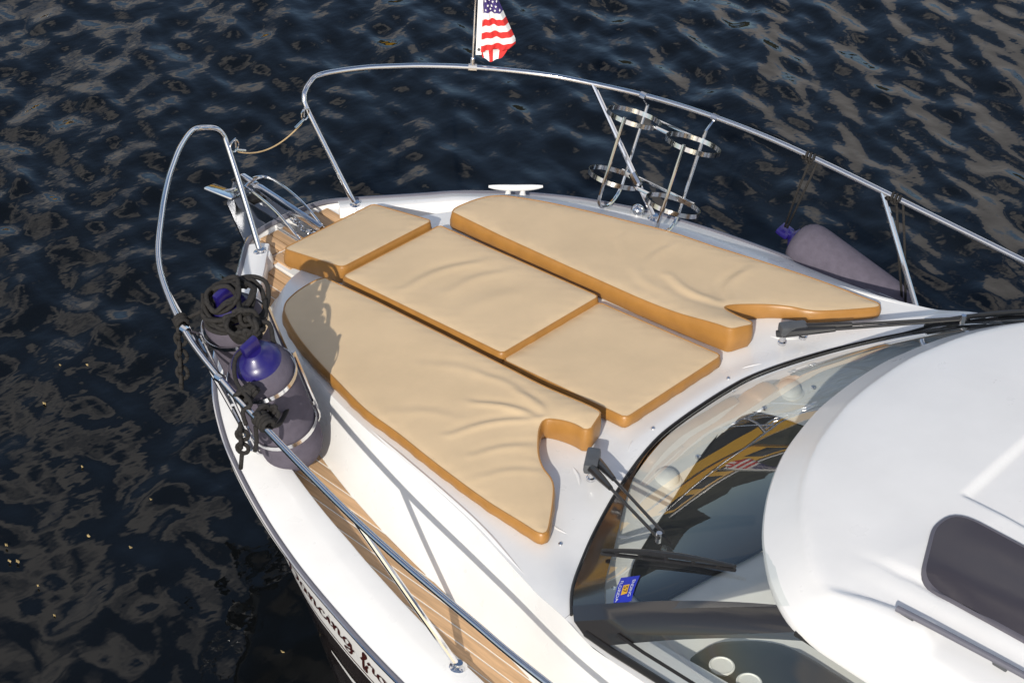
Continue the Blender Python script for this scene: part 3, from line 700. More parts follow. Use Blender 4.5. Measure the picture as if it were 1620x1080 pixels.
# ------------------------------------------------------------------ sun pads
def cushion(name, label, outline, ztop, zbot, sgn=1, wrinkles=(), bevel=None, puff=0.010, step=0.013, group='tan sun pads on the foredeck'):
    O = np.array(resample(outline, 0.016, True)); n = len(O)
    A = 0.5 * np.sum(O[:, 0] * np.roll(O[:, 1], -1) - np.roll(O[:, 0], -1) * O[:, 1])
    if A < 0: O = O[::-1]
    T = np.roll(O, -1, 0) - np.roll(O, 1, 0); T /= np.linalg.norm(T, axis=1)[:, None]; N = np.stack([T[:, 1], -T[:, 0]], 1)
    P, Fc = fill(O, step)
    d = seg_dist(P, O)
    def surf(Q, d):
        z = ztop(Q[:, 0], Q[:, 1]) + puff * (1 - np.exp(-d / 0.03))
        z = z + 0.0016 * np.exp(-d / 0.05) * np.sin(Q[:, 0] * 61 + 3 * np.sin(Q[:, 1] * 17)) * np.sin(Q[:, 1] * 53 + 2 * np.sin(Q[:, 0] * 13)) * sstep(0.0, 0.012, d)
        for (x0, y0, x1, y1, amp, wid) in wrinkles:
            a = np.array([x0, y0]); ab = np.array([x1, y1]) - a; L = ab @ ab
            t = ((Q - a) @ ab) / L; tc_ = np.clip(t, 0, 1)
            bend = 0.10 * math.sqrt(L) * np.sin(np.pi * tc_)
            nn = np.array([-ab[1], ab[0]]) / math.sqrt(L)
            s = (Q - a) @ nn - bend
            e = np.where((t < 0), (t * math.sqrt(L)) ** 2, np.where(t > 1, ((t - 1) * math.sqrt(L)) ** 2, 0))
            fade = np.exp(-e / (2 * (wid * 1.3) ** 2)) * (0.35 + 0.65 * np.sin(np.pi * np.clip(0.12 + 0.76 * tc_, 0, 1)))
            z = z + amp * fade * (np.exp(-(s / wid) ** 2) - 0.55 * np.exp(-((s - 1.5 * wid) / (wid * 1.1)) ** 2)) * sstep(0.0, 0.03, d + 0.012)
        return z
    zt = surf(P, d); org = np.array([P[:, 0].mean(), P[:, 1].mean(), 0.0])
    e = empty(name, (org[0], sgn * org[1], float(zbot(np.array([org[0]]), np.array([org[1]]))[0])))
    tagit(e, label, 'sun pad', group)
    V = np.c_[P[:, 0], sgn * P[:, 1], zt]; mesh('top_panel', V, Fc, M_cream, e, True)
    te = surf(O, np.zeros(n)); be = zbot(O[:, 0], O[:, 1])
    rings = []
    bv = bevel(O) if bevel else np.zeros(n)
    rip = 0.0022 * np.sin(np.arange(n) * 0.9) * np.sin(np.arange(n) * 0.23 + 1)
    for a, off, f in ((0, 0.0, 0.0), (1, 0.006, 0.10), (2, 0.011, 0.45), (3, 0.010, 0.80), (4, 0.0, 1.0)):
        z = te + (be - te) * f
        q = O + N * (off + (rip if a in (2, 3) else 0))[:, None] if hasattr(rip, '__len__') and a in (2, 3) else O + N * off
        drop = {0: 0, 1: 0.25, 2: 0.9, 3: 1.0, 4: 1.0}[a]
        q = q + np.c_[np.zeros(n), -0.060 * bv * drop]
        z = np.where(bv > 0.5, te - 0.041 * {0: 0, 1: 0.18, 2: 0.9, 3: 1.5, 4: 1.5}[a] if a < 4 else be, z)
        rings.append(np.c_[q[:, 0], sgn * q[:, 1], z])
    Vs = np.vstack(rings); Fs = [(a * n + i, a * n + (i + 1) % n, (a + 1) * n + (i + 1) % n, (a + 1) * n + i) for a in range(4) for i in range(n)]
    mesh('side_band', Vs, Fs, M_caramel, e, True)
    Vp = np.c_[O[:, 0] + N[:, 0] * 0.002, sgn * (O[:, 1] + N[:, 1] * 0.002), te - 0.0005]
    MB().tube([tuple(v) for v in Vp], 0.0034, 6, closed=True).build('piping', M_caramel, e)
    return e
def rect(x0, x1, y0, y1, r=0.03, rx=None):
    out = []
    for cx, cy, a0 in ((x1 - r, y1 - r, 0), (x0 + r, y1 - r, 90), (x0 + r, y0 + r, 180), (x1 - r, y0 + r, 270)):
        for t in range(0, 91, 15): a = R_(a0 + t); out.append((cx + r * math.cos(a), cy + r * math.sin(a)))
    return out
zb = lambda x, y: deckz(x, y) + 0.002
cushion('sun_pad', 'small square tan sun pad at the bow end of the middle row', rect(-0.415, -0.03, -0.279, 0.279, 0.022), lambda x, y: 0.028 + 0.235 * (x + 0.03), lambda x, y: 0.028 + 0.235 * (x + 0.03) - 0.092, puff=0.007)
cushion('sun_pad', 'long flat tan sun pad in the middle of the centre row', rect(0.0, 0.958, -0.302, 0.302, 0.016), lambda x, y: 0.006 + 0.1 * x, zb, puff=0.009,
        wrinkles=[(0.30, -0.20, 0.38, 0.16, 0.007, 0.028), (0.46, -0.08, 0.52, 0.17, 0.005, 0.03), (0.62, -0.2, 0.70, 0.1, 0.003, 0.05)])
cushion('sun_pad', 'square tan sun pad closest to the windscreen in the centre row', rect(0.966, 1.628, -0.302, 0.302, 0.02), lambda x, y: 0.074 + 0.112 * (x - 0.97), zb, puff=0.008)
def side_outline():
    seg1 = [(-0.012, 0.398), (0.3, 0.386), (0.7, 0.385), (1.1, 0.388), (1.35, 0.396), (1.58, 0.410)]
    seg2 = [(1.592, 0.425), (1.618, 0.505), (1.612, 0.522)]
    seg3 = [(1.60, 0.527), (1.55, 0.525), (1.49, 0.535), (1.445, 0.552), (1.432, 0.572), (1.44, 0.60), (1.47, 0.645), (1.548, 0.731), (1.622, 0.785), (1.685, 0.812), (1.73, 0.845), (1.795, 0.922), (1.86, 1.01), (1.885, 1.05), (1.882, 1.07), (1.86, 1.078)]
    seg4 = [(1.775, 1.072), (1.58, 1.062), (1.28, 1.022), (1.04, 0.982), (0.83, 0.955), (0.605, 0.895), (0.395, 0.835), (0.2, 0.765), (0.06, 0.695), (0.02, 0.66), (-0.005, 0.62), (-0.024, 0.55), (-0.03, 0.47), (-0.026, 0.425)]
    return [tuple(p) for p in seg1] + seg2 + [tuple(p) for p in catmull(seg3, 4)] + [tuple(p) for p in catmull(seg4, 4)]
def zside(x, y):
    y = np.abs(y); return 0.052 + 0.0875 * x - 0.045 * y + 0.035 * np.exp(-((x - 1.58) ** 2 + (y - 0.42) ** 2) / 0.22 ** 2)
bev_inner = None
WR = [(1.41, 0.58, 1.14, 0.66, 0.0078, 0.0196), (1.4, 0.6, 1.22, 0.86, 0.0071, 0.021), (1.42, 0.55, 1.22, 0.5, 0.0051, 0.0175), (1.52, 0.72, 1.38, 0.9, 0.0046, 0.021), (1.62, 0.83, 1.5, 0.97, 0.0032, 0.021), (1.33, 0.52, 1.02, 0.5, 0.0039, 0.021), (1.05, 0.5, 0.8, 0.6, 0.0026, 0.028), (1.15, 0.78, 0.95, 0.9, 0.0026, 0.028)]
WRS = [(1.4, 0.62, 1.3, 0.9, 0.009, 0.0238), (1.4, 0.58, 1.1, 0.62, 0.0078, 0.0245), (0.98, 0.6, 0.92, 0.84, 0.0039, 0.021), (0.78, 0.66, 0.7, 0.8, 0.0032, 0.021), (1.15, 0.5, 0.95, 0.56, 0.0032, 0.028)]
cushion('sun_pad', 'wide notched tan sun pad on the side of the two basket fenders', side_outline(), zside, zb, -1, WR, bev_inner, 0.008)
cushion('sun_pad', 'wide notched tan sun pad on the side of the empty fender baskets', side_outline(), zside, zb, 1, WRS, bev_inner, 0.008)

# ------------------------------------------------------------------ windscreen and cabin
REDGE = [(0.0, 2.42), (0.15, 2.425), (0.27, 2.44), (0.5, 2.495), (0.7, 2.58), (0.88, 2.69), (1.0, 2.79), (1.09, 2.885), (1.155, 2.98), (1.188, 3.06), (1.205, 3.17)]
def front_edge():
    c = catmull([(-a, b) for a, b in REDGE[::-1]][:-1] + REDGE, 6); return [(p[1], p[0]) for p in c]
EDGE = [(4.9, -1.215), (4.2, -1.215), (3.6, -1.213)] + front_edge() + [(3.6, 1.213), (4.2, 1.215), (4.9, 1.215)]   # (x, y)
EDGE = np.array(resample(EDGE, 0.03))
ZR = 0.60
def roofz(P):
    d = seg_dist(P, EDGE, False); x, y = P[:, 0], P[:, 1]
    z = ZR + 0.088 * (np.minimum(d, 0.115) / 0.115) + 0.004 * sstep(0.10, 0.15, d) + 0.12 * (1 - np.exp(-np.maximum(d - 0.1, 0) / 0.6))
    def step(ax, ay, bx, by, h, w, side=1, l0=0.25):
        a = np.array([ax, ay]); ab = np.array([bx, by]) - a; L = np.linalg.norm(ab); ab /= L
        t = (P - a) @ ab; s = ((P - a) @ np.array([-ab[1], ab[0]])) * side
        return h * sstep(-w, w, s) * sstep(0, l0, t)
    for q in (1, -1):
        Pm = P * np.array([1, q]); P_ = P; 
        a = np.array([3.00, -0.905]); dirv = np.array([0.65, 0.055]); dirv /= np.linalg.norm(dirv)
        t = (Pm - a) @ dirv; s = (Pm - a) @ np.array([-dirv[1], dirv[0]])
        z = z + (0.020 * sstep(0.0, 0.050, s) + 0.009 * (1 - sstep(-0.006, 0.0, s)) * (1 - sstep(0.03, 0.09, -s))) * sstep(0, 0.45, t) * (Pm[:, 1] < -0.3) * (1 - sstep(0.05, 0.30, s))
        a = np.array([2.98, -1.075]); dirv = np.array([0.33, 0.085]); dirv /= np.linalg.norm(dirv)
        t = (Pm - a) @ dirv; s = (Pm - a) @ np.array([-dirv[1], dirv[0]])
        z = z + 0.030 * (1 - sstep(-0.045, 0.0, s)) * sstep(0.0, 0.26, t) * (1 - sstep(0.42, 0.50, t)) * (1 - sstep(0.07, 0.16, -s)) * (Pm[:, 1] < -0.3) * sstep(0.04, 0.10, d)
    # raised sun-roof panel
    R = np.maximum(np.abs(y) - 0.43, 3.14 + 0.03 * np.abs(y) - x)
    z = z - 0.020 * (1 - sstep(-0.020, 0.004, R))
    return z
def cabin():
    rf = empty('cabin_roof', (0, 0, -WZ), boat)
    P, Fc = fill(EDGE, 0.013); z = roofz(P)
    ne = len(EDGE)
    mesh('roof_shell', np.c_[P, z], Fc, M_roof, rf, True, sharp=70)
    # rolled edge and underside
    T = np.gradient(EDGE, axis=0); T /= np.linalg.norm(T, axis=1)[:, None]; N = np.stack([-T[:, 1], T[:, 0]], 1)
    if (N[ne // 2] @ np.array([1, 0])) > 0: N = -N
    V = []
    for off, dz in ((0.0, 0.0), (0.006, -0.012), (0.002, -0.030), (-0.03, -0.040), (-0.14, -0.036)):
        q = EDGE + N * off; V += [(a, b, ZR + dz) for a, b in q]
    Fc = [(k * ne + i, k * ne + i + 1, (k + 1) * ne + i + 1, (k + 1) * ne + i) for k in range(4) for i in range(ne - 1)]
    mesh('roof_edge', V, Fc, M_roof, rf, True, sharp=60)
    q = EDGE - N * 0.13
    P2, F2 = fill(q, 0.15); mesh('headliner', np.c_[P2, np.full(len(P2), ZR - 0.037)], F2, M_inner, rf)
    # smoked hatch on the port half of the roof, mirrored to starboard
    for s in (-1, 1):
        out = [(3.185, -0.64), (3.19, -0.555), (3.23, -0.53), (4.2, -0.50), (4.2, -0.845), (3.35, -0.875), (3.285, -0.855)]
        pts = np.array(resample(catmull(out, 1, True), 0.02, True))
        for _ in range(3): pts = (np.roll(pts, 1, 0) + 2 * pts + np.roll(pts, -1, 0)) / 4
        c = pts.mean(0)
        def lift(Q, h): 
            Q = np.array(Q); return np.c_[Q[:, 0], s * np.abs(Q[:, 1]) if False else s * -Q[:, 1], roofz(np.c_[Q[:, 0], Q[:, 1]]) + h]
        ht = empty('roof_hatch', (0, 0, 0), rf)
        Pf, Ff = fill(pts, 0.06); mesh('pane', lift(Pf, 0.011), Ff, M_hatch, ht)
        n = len(pts); inn = c + (pts - c) * 1.0
        tn = np.roll(pts, -1, 0) - np.roll(pts, 1, 0); tn /= np.linalg.norm(tn, axis=1)[:, None]; nn = np.stack([tn[:, 1], -tn[:, 0]], 1)
        if ((pts - c) * nn).sum() < 0: nn = -nn
        rg = [lift(pts - nn * 0.004, 0.0115), lift(pts + nn * 0.004, 0.012), lift(pts + nn * 0.009, 0.009), lift(pts + nn * 0.011, -0.006)]
        mesh('frame', np.vstack(rg), [(k * n + i, k * n + (i + 1) % n, (k + 1) * n + (i + 1) % n, (k + 1) * n + i) for k in range(3) for i in range(n)], M_wcap if False else M_hatchframe, ht, True, sharp=40)
        # roof hand rail
        pr = [(3.31, s * 1.035), (3.5, s * 1.015), (3.9, s * 0.985), (4.6, s * 0.965)]
        R = resample(catmull(pr, 6), 0.04); zz = roofz(np.c_[R[:, 0], -np.abs(R[:, 1])]); zz = np.interp(R[:, 0], [R[0, 0], R[-1, 0]], [zz[0] - 0.004, zz[-1]]); zz = np.maximum(zz, roofz(np.c_[R[:, 0], -np.abs(R[:, 1])]) - 0.008)
        hr = MB().tube([(a, b, c_ + 0.014) for (a, b), c_ in zip(R, zz)], 0.0105, 10).build('hand_rail', M_rub, rf)
        for k in (1, 9, 18):
            if k < len(R): MB().box((R[k][0], R[k][1], zz[k] + 0.006), 0.05, 0.016, 0.022, bev=0.004).build('bracket', M_wcap, hr)
M_hatchframe = mat('hatch_frame', (0.10, 0.095, 0.115), 0.35, var=0.1)
cabin()

# windscreen: ruled between its foot on the deck and the roof edge
def foot_pt(u):    # u -1..1 over y
    y = 1.335 * u; return Vector((wsb_s(y), y, 0.124 + 0.055 * sstep(1.0, 1.34, abs(y))))
_fy = np.array([p[1] for p in FOOT]); _fx = np.array([p[0] for p in FOOT])
def wsb_s(y): return float(np.interp(y, _fy, _fx))
_e = np.array(front_edge())
def head_pt(u):
    y = 1.165 * u; yy = abs(y)
    return Vector((float(np.interp(y, _e[:, 1], _e[:, 0])) + 0.030, y, ZR + 0.016))
def ws(u, v, off=0.0):
    a, b = foot_pt(u), head_pt(u); p = a.lerp(b, v)
    h = 0.010 * math.sin(math.pi * v)          # slight bulge
    du = (foot_pt(min(1, u + .02)).lerp(head_pt(min(1, u + .02)), v) - foot_pt(max(-1, u - .02)).lerp(head_pt(max(-1, u - .02)), v))
    nrm = du.cross(b - a).normalized()
    if nrm.z < 0: nrm = -nrm
    return p + nrm * (h + off)
def ws_grid(u0, u1, v0, v1, nu, nv, off):
    V = []; 
    for i in range(nu + 1):
        u = u0 + (u1 - u0) * i / nu; a = v0(u) if callable(v0) else v0; b = v1(u) if callable(v1) else v1
        for j in range(nv + 1): V.append(ws(u, a + (b - a) * j / nv, off))
    return V, [(i * (nv + 1) + j, (i + 1) * (nv + 1) + j, (i + 1) * (nv + 1) + j + 1, i * (nv + 1) + j + 1) for i in range(nu) for j in range(nv)]
def screen():
    e = empty('windscreen', (0, 0, -WZ), boat)
    V, Fc = ws_grid(-0.985, 0.985, 0.0, 1.0, 80, 18, 0.0); g = mesh('glass', V, Fc, M_glass, e, True)
    # black ceramic border: wide at the corners, thin in the middle
    wid = lambda u: 0.018 + 0.15 * sstep(0.28, 0.80, abs(u))
    V, Fc = ws_grid(-0.985, 0.985, 0.0, wid, 80, 3, 0.004); mesh('black_border', V, Fc, M_blackgloss, e, True)
    P = [ws(u, 0.0, 0.006) + Vector((-0.006, 0, -0.004)) for u in np.linspace(-0.99, 0.99, 80)]
    MB().tube(P, 0.0055, 8).build('foot_gasket', M_blackrub, e)
    for s in (-1, 1):     # corner pillars
        V = []; Fc = []; n = 14
        for j in range(n + 1):
            v = j / n; a = ws(s * 0.965, v, 0.008); b = foot_pt(s).lerp(head_pt(s), v) + Vector((0.012, s * 0.012, 0.008 + 0.010 * math.sin(math.pi * v)))
            c = b + Vector((0.10, s * 0.012, -0.045)) * (1 - 0.42 * v)
            lo = Vector((0.02 * v ** 3, -s * 0.02 * v ** 3, -0.045 * v ** 3)); a, b, c = a + lo, b + lo, c + lo
            V += [a, b, c, c + Vector((0, -s * 0.02, -0.01))]
        for j in range(n):
            for k in range(3): Fc.append((j * 4 + k, (j + 1) * 4 + k, (j + 1) * 4 + k + 1, j * 4 + k + 1))
        mesh('corner_pillar', V, Fc, M_blackgloss, e, True, sharp=50)
    # registration-type sticker behind the port corner of the glass
    st_e = empty('sticker', (0, 0, 0), e)
    C4 = [ws_hit(q) for q in ((987, 917), (1012, 909), (971, 960), (1000, 951))]    # text bottom-left, top-left, bottom-right, top-right
    def sp(tx, ty, off):
        l = [C4[0][k] + (C4[1][k] - C4[0][k]) * ty for k in (0, 1)]; r = [C4[2][k] + (C4[3][k] - C4[2][k]) * ty for k in (0, 1)]
        return ws(l[0] + (r[0] - l[0]) * tx, l[1] + (r[1] - l[1]) * tx, off)
    def patch(x0, x1, y0, y1, off, m, name, n=4):
        V = [sp(x0 + (x1 - x0) * i / n, y0 + (y1 - y0) * j / n, off) for i in range(n + 1) for j in range(n + 1)]
        mesh(name, V, [(i * (n + 1) + j, (i + 1) * (n + 1) + j, (i + 1) * (n + 1) + j + 1, i * (n + 1) + j + 1) for i in range(n) for j in range(n)], m, st_e, False)
    patch(0, 1, 0, 1, 0.004, M_blue, 'sticker_sheet'); patch(0.33, 0.67, 0.34, 0.66, 0.0055, M_yellow, 'yellow_square')
    def text(s_, size, xc, yc, m, name):
        cu_ = bpy.data.curves.new(name, 'FONT'); cu_.body = s_; cu_.align_x = 'CENTER'; cu_.align_y = 'CENTER'; cu_.size = size
        ob = bpy.data.objects.new(name + '_tmp', cu_); COL.objects.link(ob); dg = bpy.context.evaluated_depsgraph_get(); me = bpy.data.meshes.new_from_object(ob.evaluated_get(dg))
        V = [sp(xc + v.co.x, yc + v.co.y * 1.3, 0.007) for v in me.vertices]; Fc = [list(p.vertices) for p in me.polygons]
        bpy.data.objects.remove(ob); mesh(name, V, Fc, m, st_e, False)
    text('57', 0.24, 0.5, 0.5, M_letter, 'print_number')
    text('FLORIDA', 0.17, 0.5, 0.18, M_print, 'print_line'); text('ENDING', 0.17, 0.5, 0.82, M_print, 'print_line')

def ws_hit(px):
    """nearest point of the windscreen surface to a pixel ray"""
    d = ray(px).normalized(); best = None
    for u in np.linspace(-0.98, 0.98, 99):
        for v in np.linspace(0, 1, 41):
            p = ws(u, v) - CAM; q = (p - d * p.dot(d)).length
            if best is None or q < best[0]: best = (q, u, v)
    return best[1], best[2]
screen()

# dashboard seen through the glass
def dash():
    e = empty('dashboard', (0, 0, -WZ), boat)
    loop = [(p[0] + 0.02, p[1] * 0.985) for p in FOOT] + [(2.9, 1.25), (3.3, 1.2), (3.3, -1.2), (2.9, -1.25)]
    P, Fc = fill(np.array(resample(loop, 0.06, True)), 0.06)
    d = seg_dist(P, FOOT, False); z = 0.135 - 0.045 * sstep(0.0, 0.25, d)
    mesh('dash_shell', np.c_[P, z], Fc, M_dash, e, True)
    zd = 0.092
    px = [(1182, 652), (1150, 672), (1110, 722), (1060, 800), (1010, 880), (1000, 915), (1006, 942), (1030, 955), (1052, 948), (1120, 912), (1215, 862), (1300, 800), (1360, 740), (1330, 700), (1240, 664)]
    out = np.array([(p.x, p.y) for p in (at(q, 2, zd + 0.012) for q in px)])
    out = np.array(resample(catmull(out, 5, True), 0.03, True)); P, Fc = fill(out, 0.06)
    dd = seg_dist(P, out); V = np.c_[P, zd + 0.012 + 0.012 * sstep(0, 0.04, dd)]
    mesh('dark_dash_pad', V, Fc, M_dashdark, e, True)
    rim = np.c_[out, np.full(len(out), zd + 0.010)]; MB().tube([tuple(r) for r in rim], 0.006, 6, closed=True).build('pad_trim', M_blackrub, e)
    for q in ((1055, 750), (1250, 610)):
        p = at(q, 2, 0.13); dome = MB().lathe([(0.062, 0), (0.062, 0.006), (0.052, 0.012), (0.047, 0.028), (0.034, 0.040), (0.0, 0.045)], (p.x, p.y, 0.098), (0, 0, 1), 28).build('dash_vent', M_dash, e)
    for q in ((1105, 717), (970, 925), (1210, 640), (1288, 607)):
        p = at(q, 2, 0.125); MB().lathe([(0.012, 0), (0.011, 0.006), (0.004, 0.009), (0, 0.009)], (p.x, p.y, 0.105), (0, 0, 1), 12).build('screw_cap', M_steel, e)
    # wheel-side pod with two cup holders under the side window
    px = [(1092, 1040), (1112, 1018), (1150, 1004), (1240, 1010), (1330, 1060), (1380, 1100), (1330, 1130), (1190, 1130), (1130, 1090)]
    out = np.array([(p.x, p.y) for p in (at(q, 2, 0.13) for q in px)]); out = np.array(resample(catmull(out, 5, True), 0.03, True)); P, Fc = fill(out, 0.06)
    dd = seg_dist(P, out); mesh('side_pod', np.c_[P, 0.10 + 0.035 * sstep(0, 0.05, dd)], Fc, M_dashdark, e, True)
    for q in ((1142, 1053), (1185, 1079)):
        p = at(q, 2, 0.136); MB().lathe([(0.045, 0), (0.045, 0.006), (0.040, 0.008), (0.037, 0.004), (0.0, 0.004)], (p.x, p.y, 0.133), (0, 0, 1), 28).build('cup_holder', M_dash, e)
dash()
# side windows, sills, aft bulkhead
def sides():
    for s in (-1, 1):
        e = empty('side_window', (0, 0, -WZ), boat)
        def row(v, off=0.0):
            out = []
            for x in np.linspace(2.34, 4.7, 20):
                a = Vector((x, s * (1.345 + 0.02 * sstep(2.3, 3.2, x)), zdk(x, 1.3) + 0.012)); hx = 3.06 + (x - 2.34) * (4.7 - 3.06) / (4.7 - 2.34)
                b = Vector((hx, s * 1.185, ZR - 0.03)); out.append(a.lerp(b, v) + Vector((0, s * (0.02 * math.sin(math.pi * v) + off), 0)))
            return out
        rows = [row(v) for v in np.linspace(0, 1, 8)]; n = 20
        mesh('pane', [p for r in rows for p in r], [(k * n + i, k * n + i + 1, (k + 1) * n + i + 1, (k + 1) * n + i) for k in range(7) for i in range(n - 1)], M_glass, e, True)
        for v, r, nm in ((0.0, 0.013, 'lower_seal'), (0.17, 0.006, 'slider_track'), (1.0, 0.012, 'upper_seal')):
            MB().tube(row(v, 0.004), r, 8).build(nm, M_blackrub, e)
        # sill closing the trunk to the window
        V = []
        for x in np.linspace(2.24, 5.1, 24):
            yt = float(np.interp(x, T_[:, 0], T_[:, 1])); z = zdk(x, 1.3)
            V += [(x, s * (yt + 0.001), z + 0.0008), (x, s * 1.30, z + 0.003), (x, s * 1.18, z - 0.02)]
        mesh('window_sill', V, [(i * 3 + k, (i + 1) * 3 + k, (i + 1) * 3 + k + 1, i * 3 + k + 1) for i in range(23) for k in range(2)], M_white, boat, True)
    MB().box((4.75, 0, 0.12), 0.05, 2.3, 0.90).build('aft_bulkhead', M_white, boat, False)
    MB().box((4.2, 0, -0.42), 2.6, 2.9, 0.05).build('cockpit_sole', M_white, boat, False)
sides()

# ------------------------------------------------------------------ wipers
def wiper(sgn):
    e = empty('windscreen_wiper', (0, 0, -WZ), boat)
    m = lambda p: Vector((p[0], sgn * -1 * p[1], p[2]))
    A = [m((1.722, -0.60, 0.165)), m((1.772, -0.675, 0.185))]      # two spindles
    ua, va = ws_hit((1052, 858)); hub = ws(ua, va, 0.036); hub = m(hub)
    ends = []
    for q in ((957, 882), (1165, 906)):
        u, v = ws_hit(q); ends.append(m(ws(u, v, 0.022)))
    for i, a in enumerate(A):
        MB().lathe([(0.018, 0), (0.018, 0.012), (0.012, 0.016), (0.012, 0.04), (0.0, 0.042)], a - Vector((0, 0, 0.055)), (0, 0, 1), 12).build('spindle_nut', M_steel, e)
        t = hub + (Vector((0.0, sgn * -0.022, 0)) if i == 0 else Vector((0.01, sgn * 0.012, 0)))
        d = t - a; mid = a + d * 0.30
        mb = MB(); mb.tube([a - d * 0.04, a, a + d * 0.15, mid], [0.015, 0.019, 0.016, 0.010], 8); mb.tube([mid, t], 0.0062, 8); mb.build('arm', M_wiper, e)
    c = (A[0] + A[1]) / 2; rot = Matrix.Rotation(math.atan2((A[1] - A[0]).y, (A[1] - A[0]).x), 3, 'Z')
    MB().box(c + Vector((-0.005, 0, 0.008)), 0.12, 0.055, 0.045, rot, bev=0.012).build('motor_cover', M_wcap, e)
    MB().tube([hub + Vector((0, 0, 0.012)), hub - Vector((0, 0, 0.03))], 0.011, 8).build('hub', M_steel, e)
    bl = empty('blade', (0, 0, 0), e); D = ends[1] - ends[0]
    P = []
    for t in np.linspace(0, 1, 17):
        q = ends[0].lerp(ends[1], t); P.append(q + Vector((0, 0, 0.016 + 0.016 * math.sin(math.pi * t))))
    mb = MB()
    mb.tube(P, [0.006 + 0.006 * math.sin(math.pi * i / 16) for i in range(17)], 8)
    mb.tube([ends[0], ends[0].lerp(ends[1], 0.5) + Vector((0, 0, 0.004)), ends[1]], 0.008, 6)
    for t in (0.12, 0.3, 0.5, 0.7, 0.88):
        q = ends[0].lerp(ends[1], t); mb.tube([q, q + Vector((0, 0, 0.022))], 0.008, 6)
    mb.build('blade_bridge', M_wiper, e); bpy.data.objects.remove(bl)
wiper(-1); wiper(1)

# ------------------------------------------------------------------ fenders
def fender(base, axis, R, L, label, group=None, f=1.0):
    e = empty('fender', base); tagit(e, label, 'fender', group)
    ax = Vector(axis).normalized(); b = Vector(base)
    pr = [(0.03, 0.0), (0.062, 0.004), (0.092, 0.020), (0.112, 0.045), (R - 0.004, 0.085), (R, 0.13), (R, L * 0.5), (R, L - 0.16), (R - 0.002, L - 0.12), (R - 0.010, L - 0.085), (0.098, L - 0.06)] + ([(0.080, L - 0.045), (0.100 * f, L - 0.036)] if f < 1 else [])
    MB().lathe([(r_ * R / 0.126 if r_ < R - 0.02 else r_, h) for r_, h in pr], b, ax, 36).build('body', M_fender, e)
    k = R / 0.126
    MB().lathe([(0.100 * k * f, L - 0.066 + (0.03 if f < 1 else 0)), (0.090 * k * f, L - 0.045 + (0.016 if f < 1 else 0)), (0.070 * k * f, L - 0.024), (0.045 * k * f, L - 0.012), (0.036 * k * f, L + 0.004), (0.0, L + 0.004)], b, ax, 32).build('end_cap', M_cap, e)
    a = Vector((0, 0, 1)) if abs(ax.z) < 0.9 else Vector((1, 0, 0)); u = ax.cross(a).normalized(); w = ax.cross(u)
    rot = Matrix((u, w, ax)).transposed()
    MB().box(b + ax * (L + 0.022), 0.078, 0.030, 0.065, rot, bev=0.010).build('rope_eye', M_cap, e)
    MB().box(b - ax * 0.01, 0.06, 0.028, 0.05, rot, bev=0.010).build('tail_eye', M_blackrub, e)
    return e
PAX = Vector((AX.x, -AX.y, AX.z))
FT = [Vector((t.x, -t.y, t.z)) for t in TOPS]
FB = [FT[0] - PAX * 0.49, FT[1] - PAX * 0.535]
FL = 0.635; FL2 = 0.675
fender(FB[0], PAX, 0.122, FL, 'dark grey fleece fender with blue cap under the coiled rope')
fender(FB[1], PAX, 0.130, FL2, 'dark grey fleece fender with bare blue cap tied to the rail')
hang_a = Vector((1.00, 1.665, -0.155)); hang_b = Vector((1.64, 1.755, -0.36))
fender(hang_b, hang_a - hang_b, 0.128, (hang_a - hang_b).length, 'grey fleece fender hung lengthwise outside the hull on two ropes', f=0.55)
# elastic cords round the basket fenders
for i, (h, col) in enumerate(((0.20, 0), (0.33, 0), (0.18, 1))):
    pass

# ------------------------------------------------------------------ ropes
def rope_obj(name, paths, r, label, cat='rope', m=None, group=None):
    mb = MB()
    for p in paths: mb.tube(p, r, 8)
    allp = [q for p in paths for q in p]; c = sum((Vector(q) for q in allp), Vector()) / len(allp)
    o = mb.build(name, m or M_rope, None, True, origin=tuple(c), sharp=None); return tagit(o, label, cat, group)
def jitter(P, a, seed):
    r = random.Random(seed); return [Vector(p) + Vector((r.uniform(-a, a), r.uniform(-a, a), r.uniform(-a, a))) for p in P]
def coil(c, ax, rad, n, seed, spread=0.02, sq=0.75, rot=0.0):
    r = random.Random(seed); ax = Vector(ax).normalized(); u = ax.cross(Vector((0, 0, 1)) if abs(ax.z) < .9 else Vector((1, 0, 0))).normalized(); w = ax.cross(u)
    P = []; steps = 9
    for k in range(n * steps):
        t = 2 * math.pi * k / steps + rot; rr = rad * (0.82 + 0.36 * r.random())
        P.append(Vector(c) + u * rr * math.cos(t) + w * rr * sq * math.sin(t) + ax * (r.uniform(-1, 1) * spread + 0.010 * (k / (n * steps) - 0.5)))
    return [Vector(p) for p in catmull(P, 5)]
RR = 0.0095
capA = FB[0] + PAX * (FL + 0.01); capB = FB[1] + PAX * (FL2 + 0.01)
knot_c = capA.lerp(capB, 0.52) + Vector((0.0, 0.03, -0.02))
P1 = coil(capA + Vector((0.02, 0.01, -0.015)), PAX, 0.105, 4, 3, 0.022, 0.85)
P2 = coil(knot_c, (0.3, -0.5, 0.8), 0.062, 5, 5, 0.045, 0.8)
P3 = coil(knot_c + Vector((0.03, 0.0, -0.01)), (-0.5, -0.4, 0.7), 0.045, 4, 9, 0.04, 0.9)
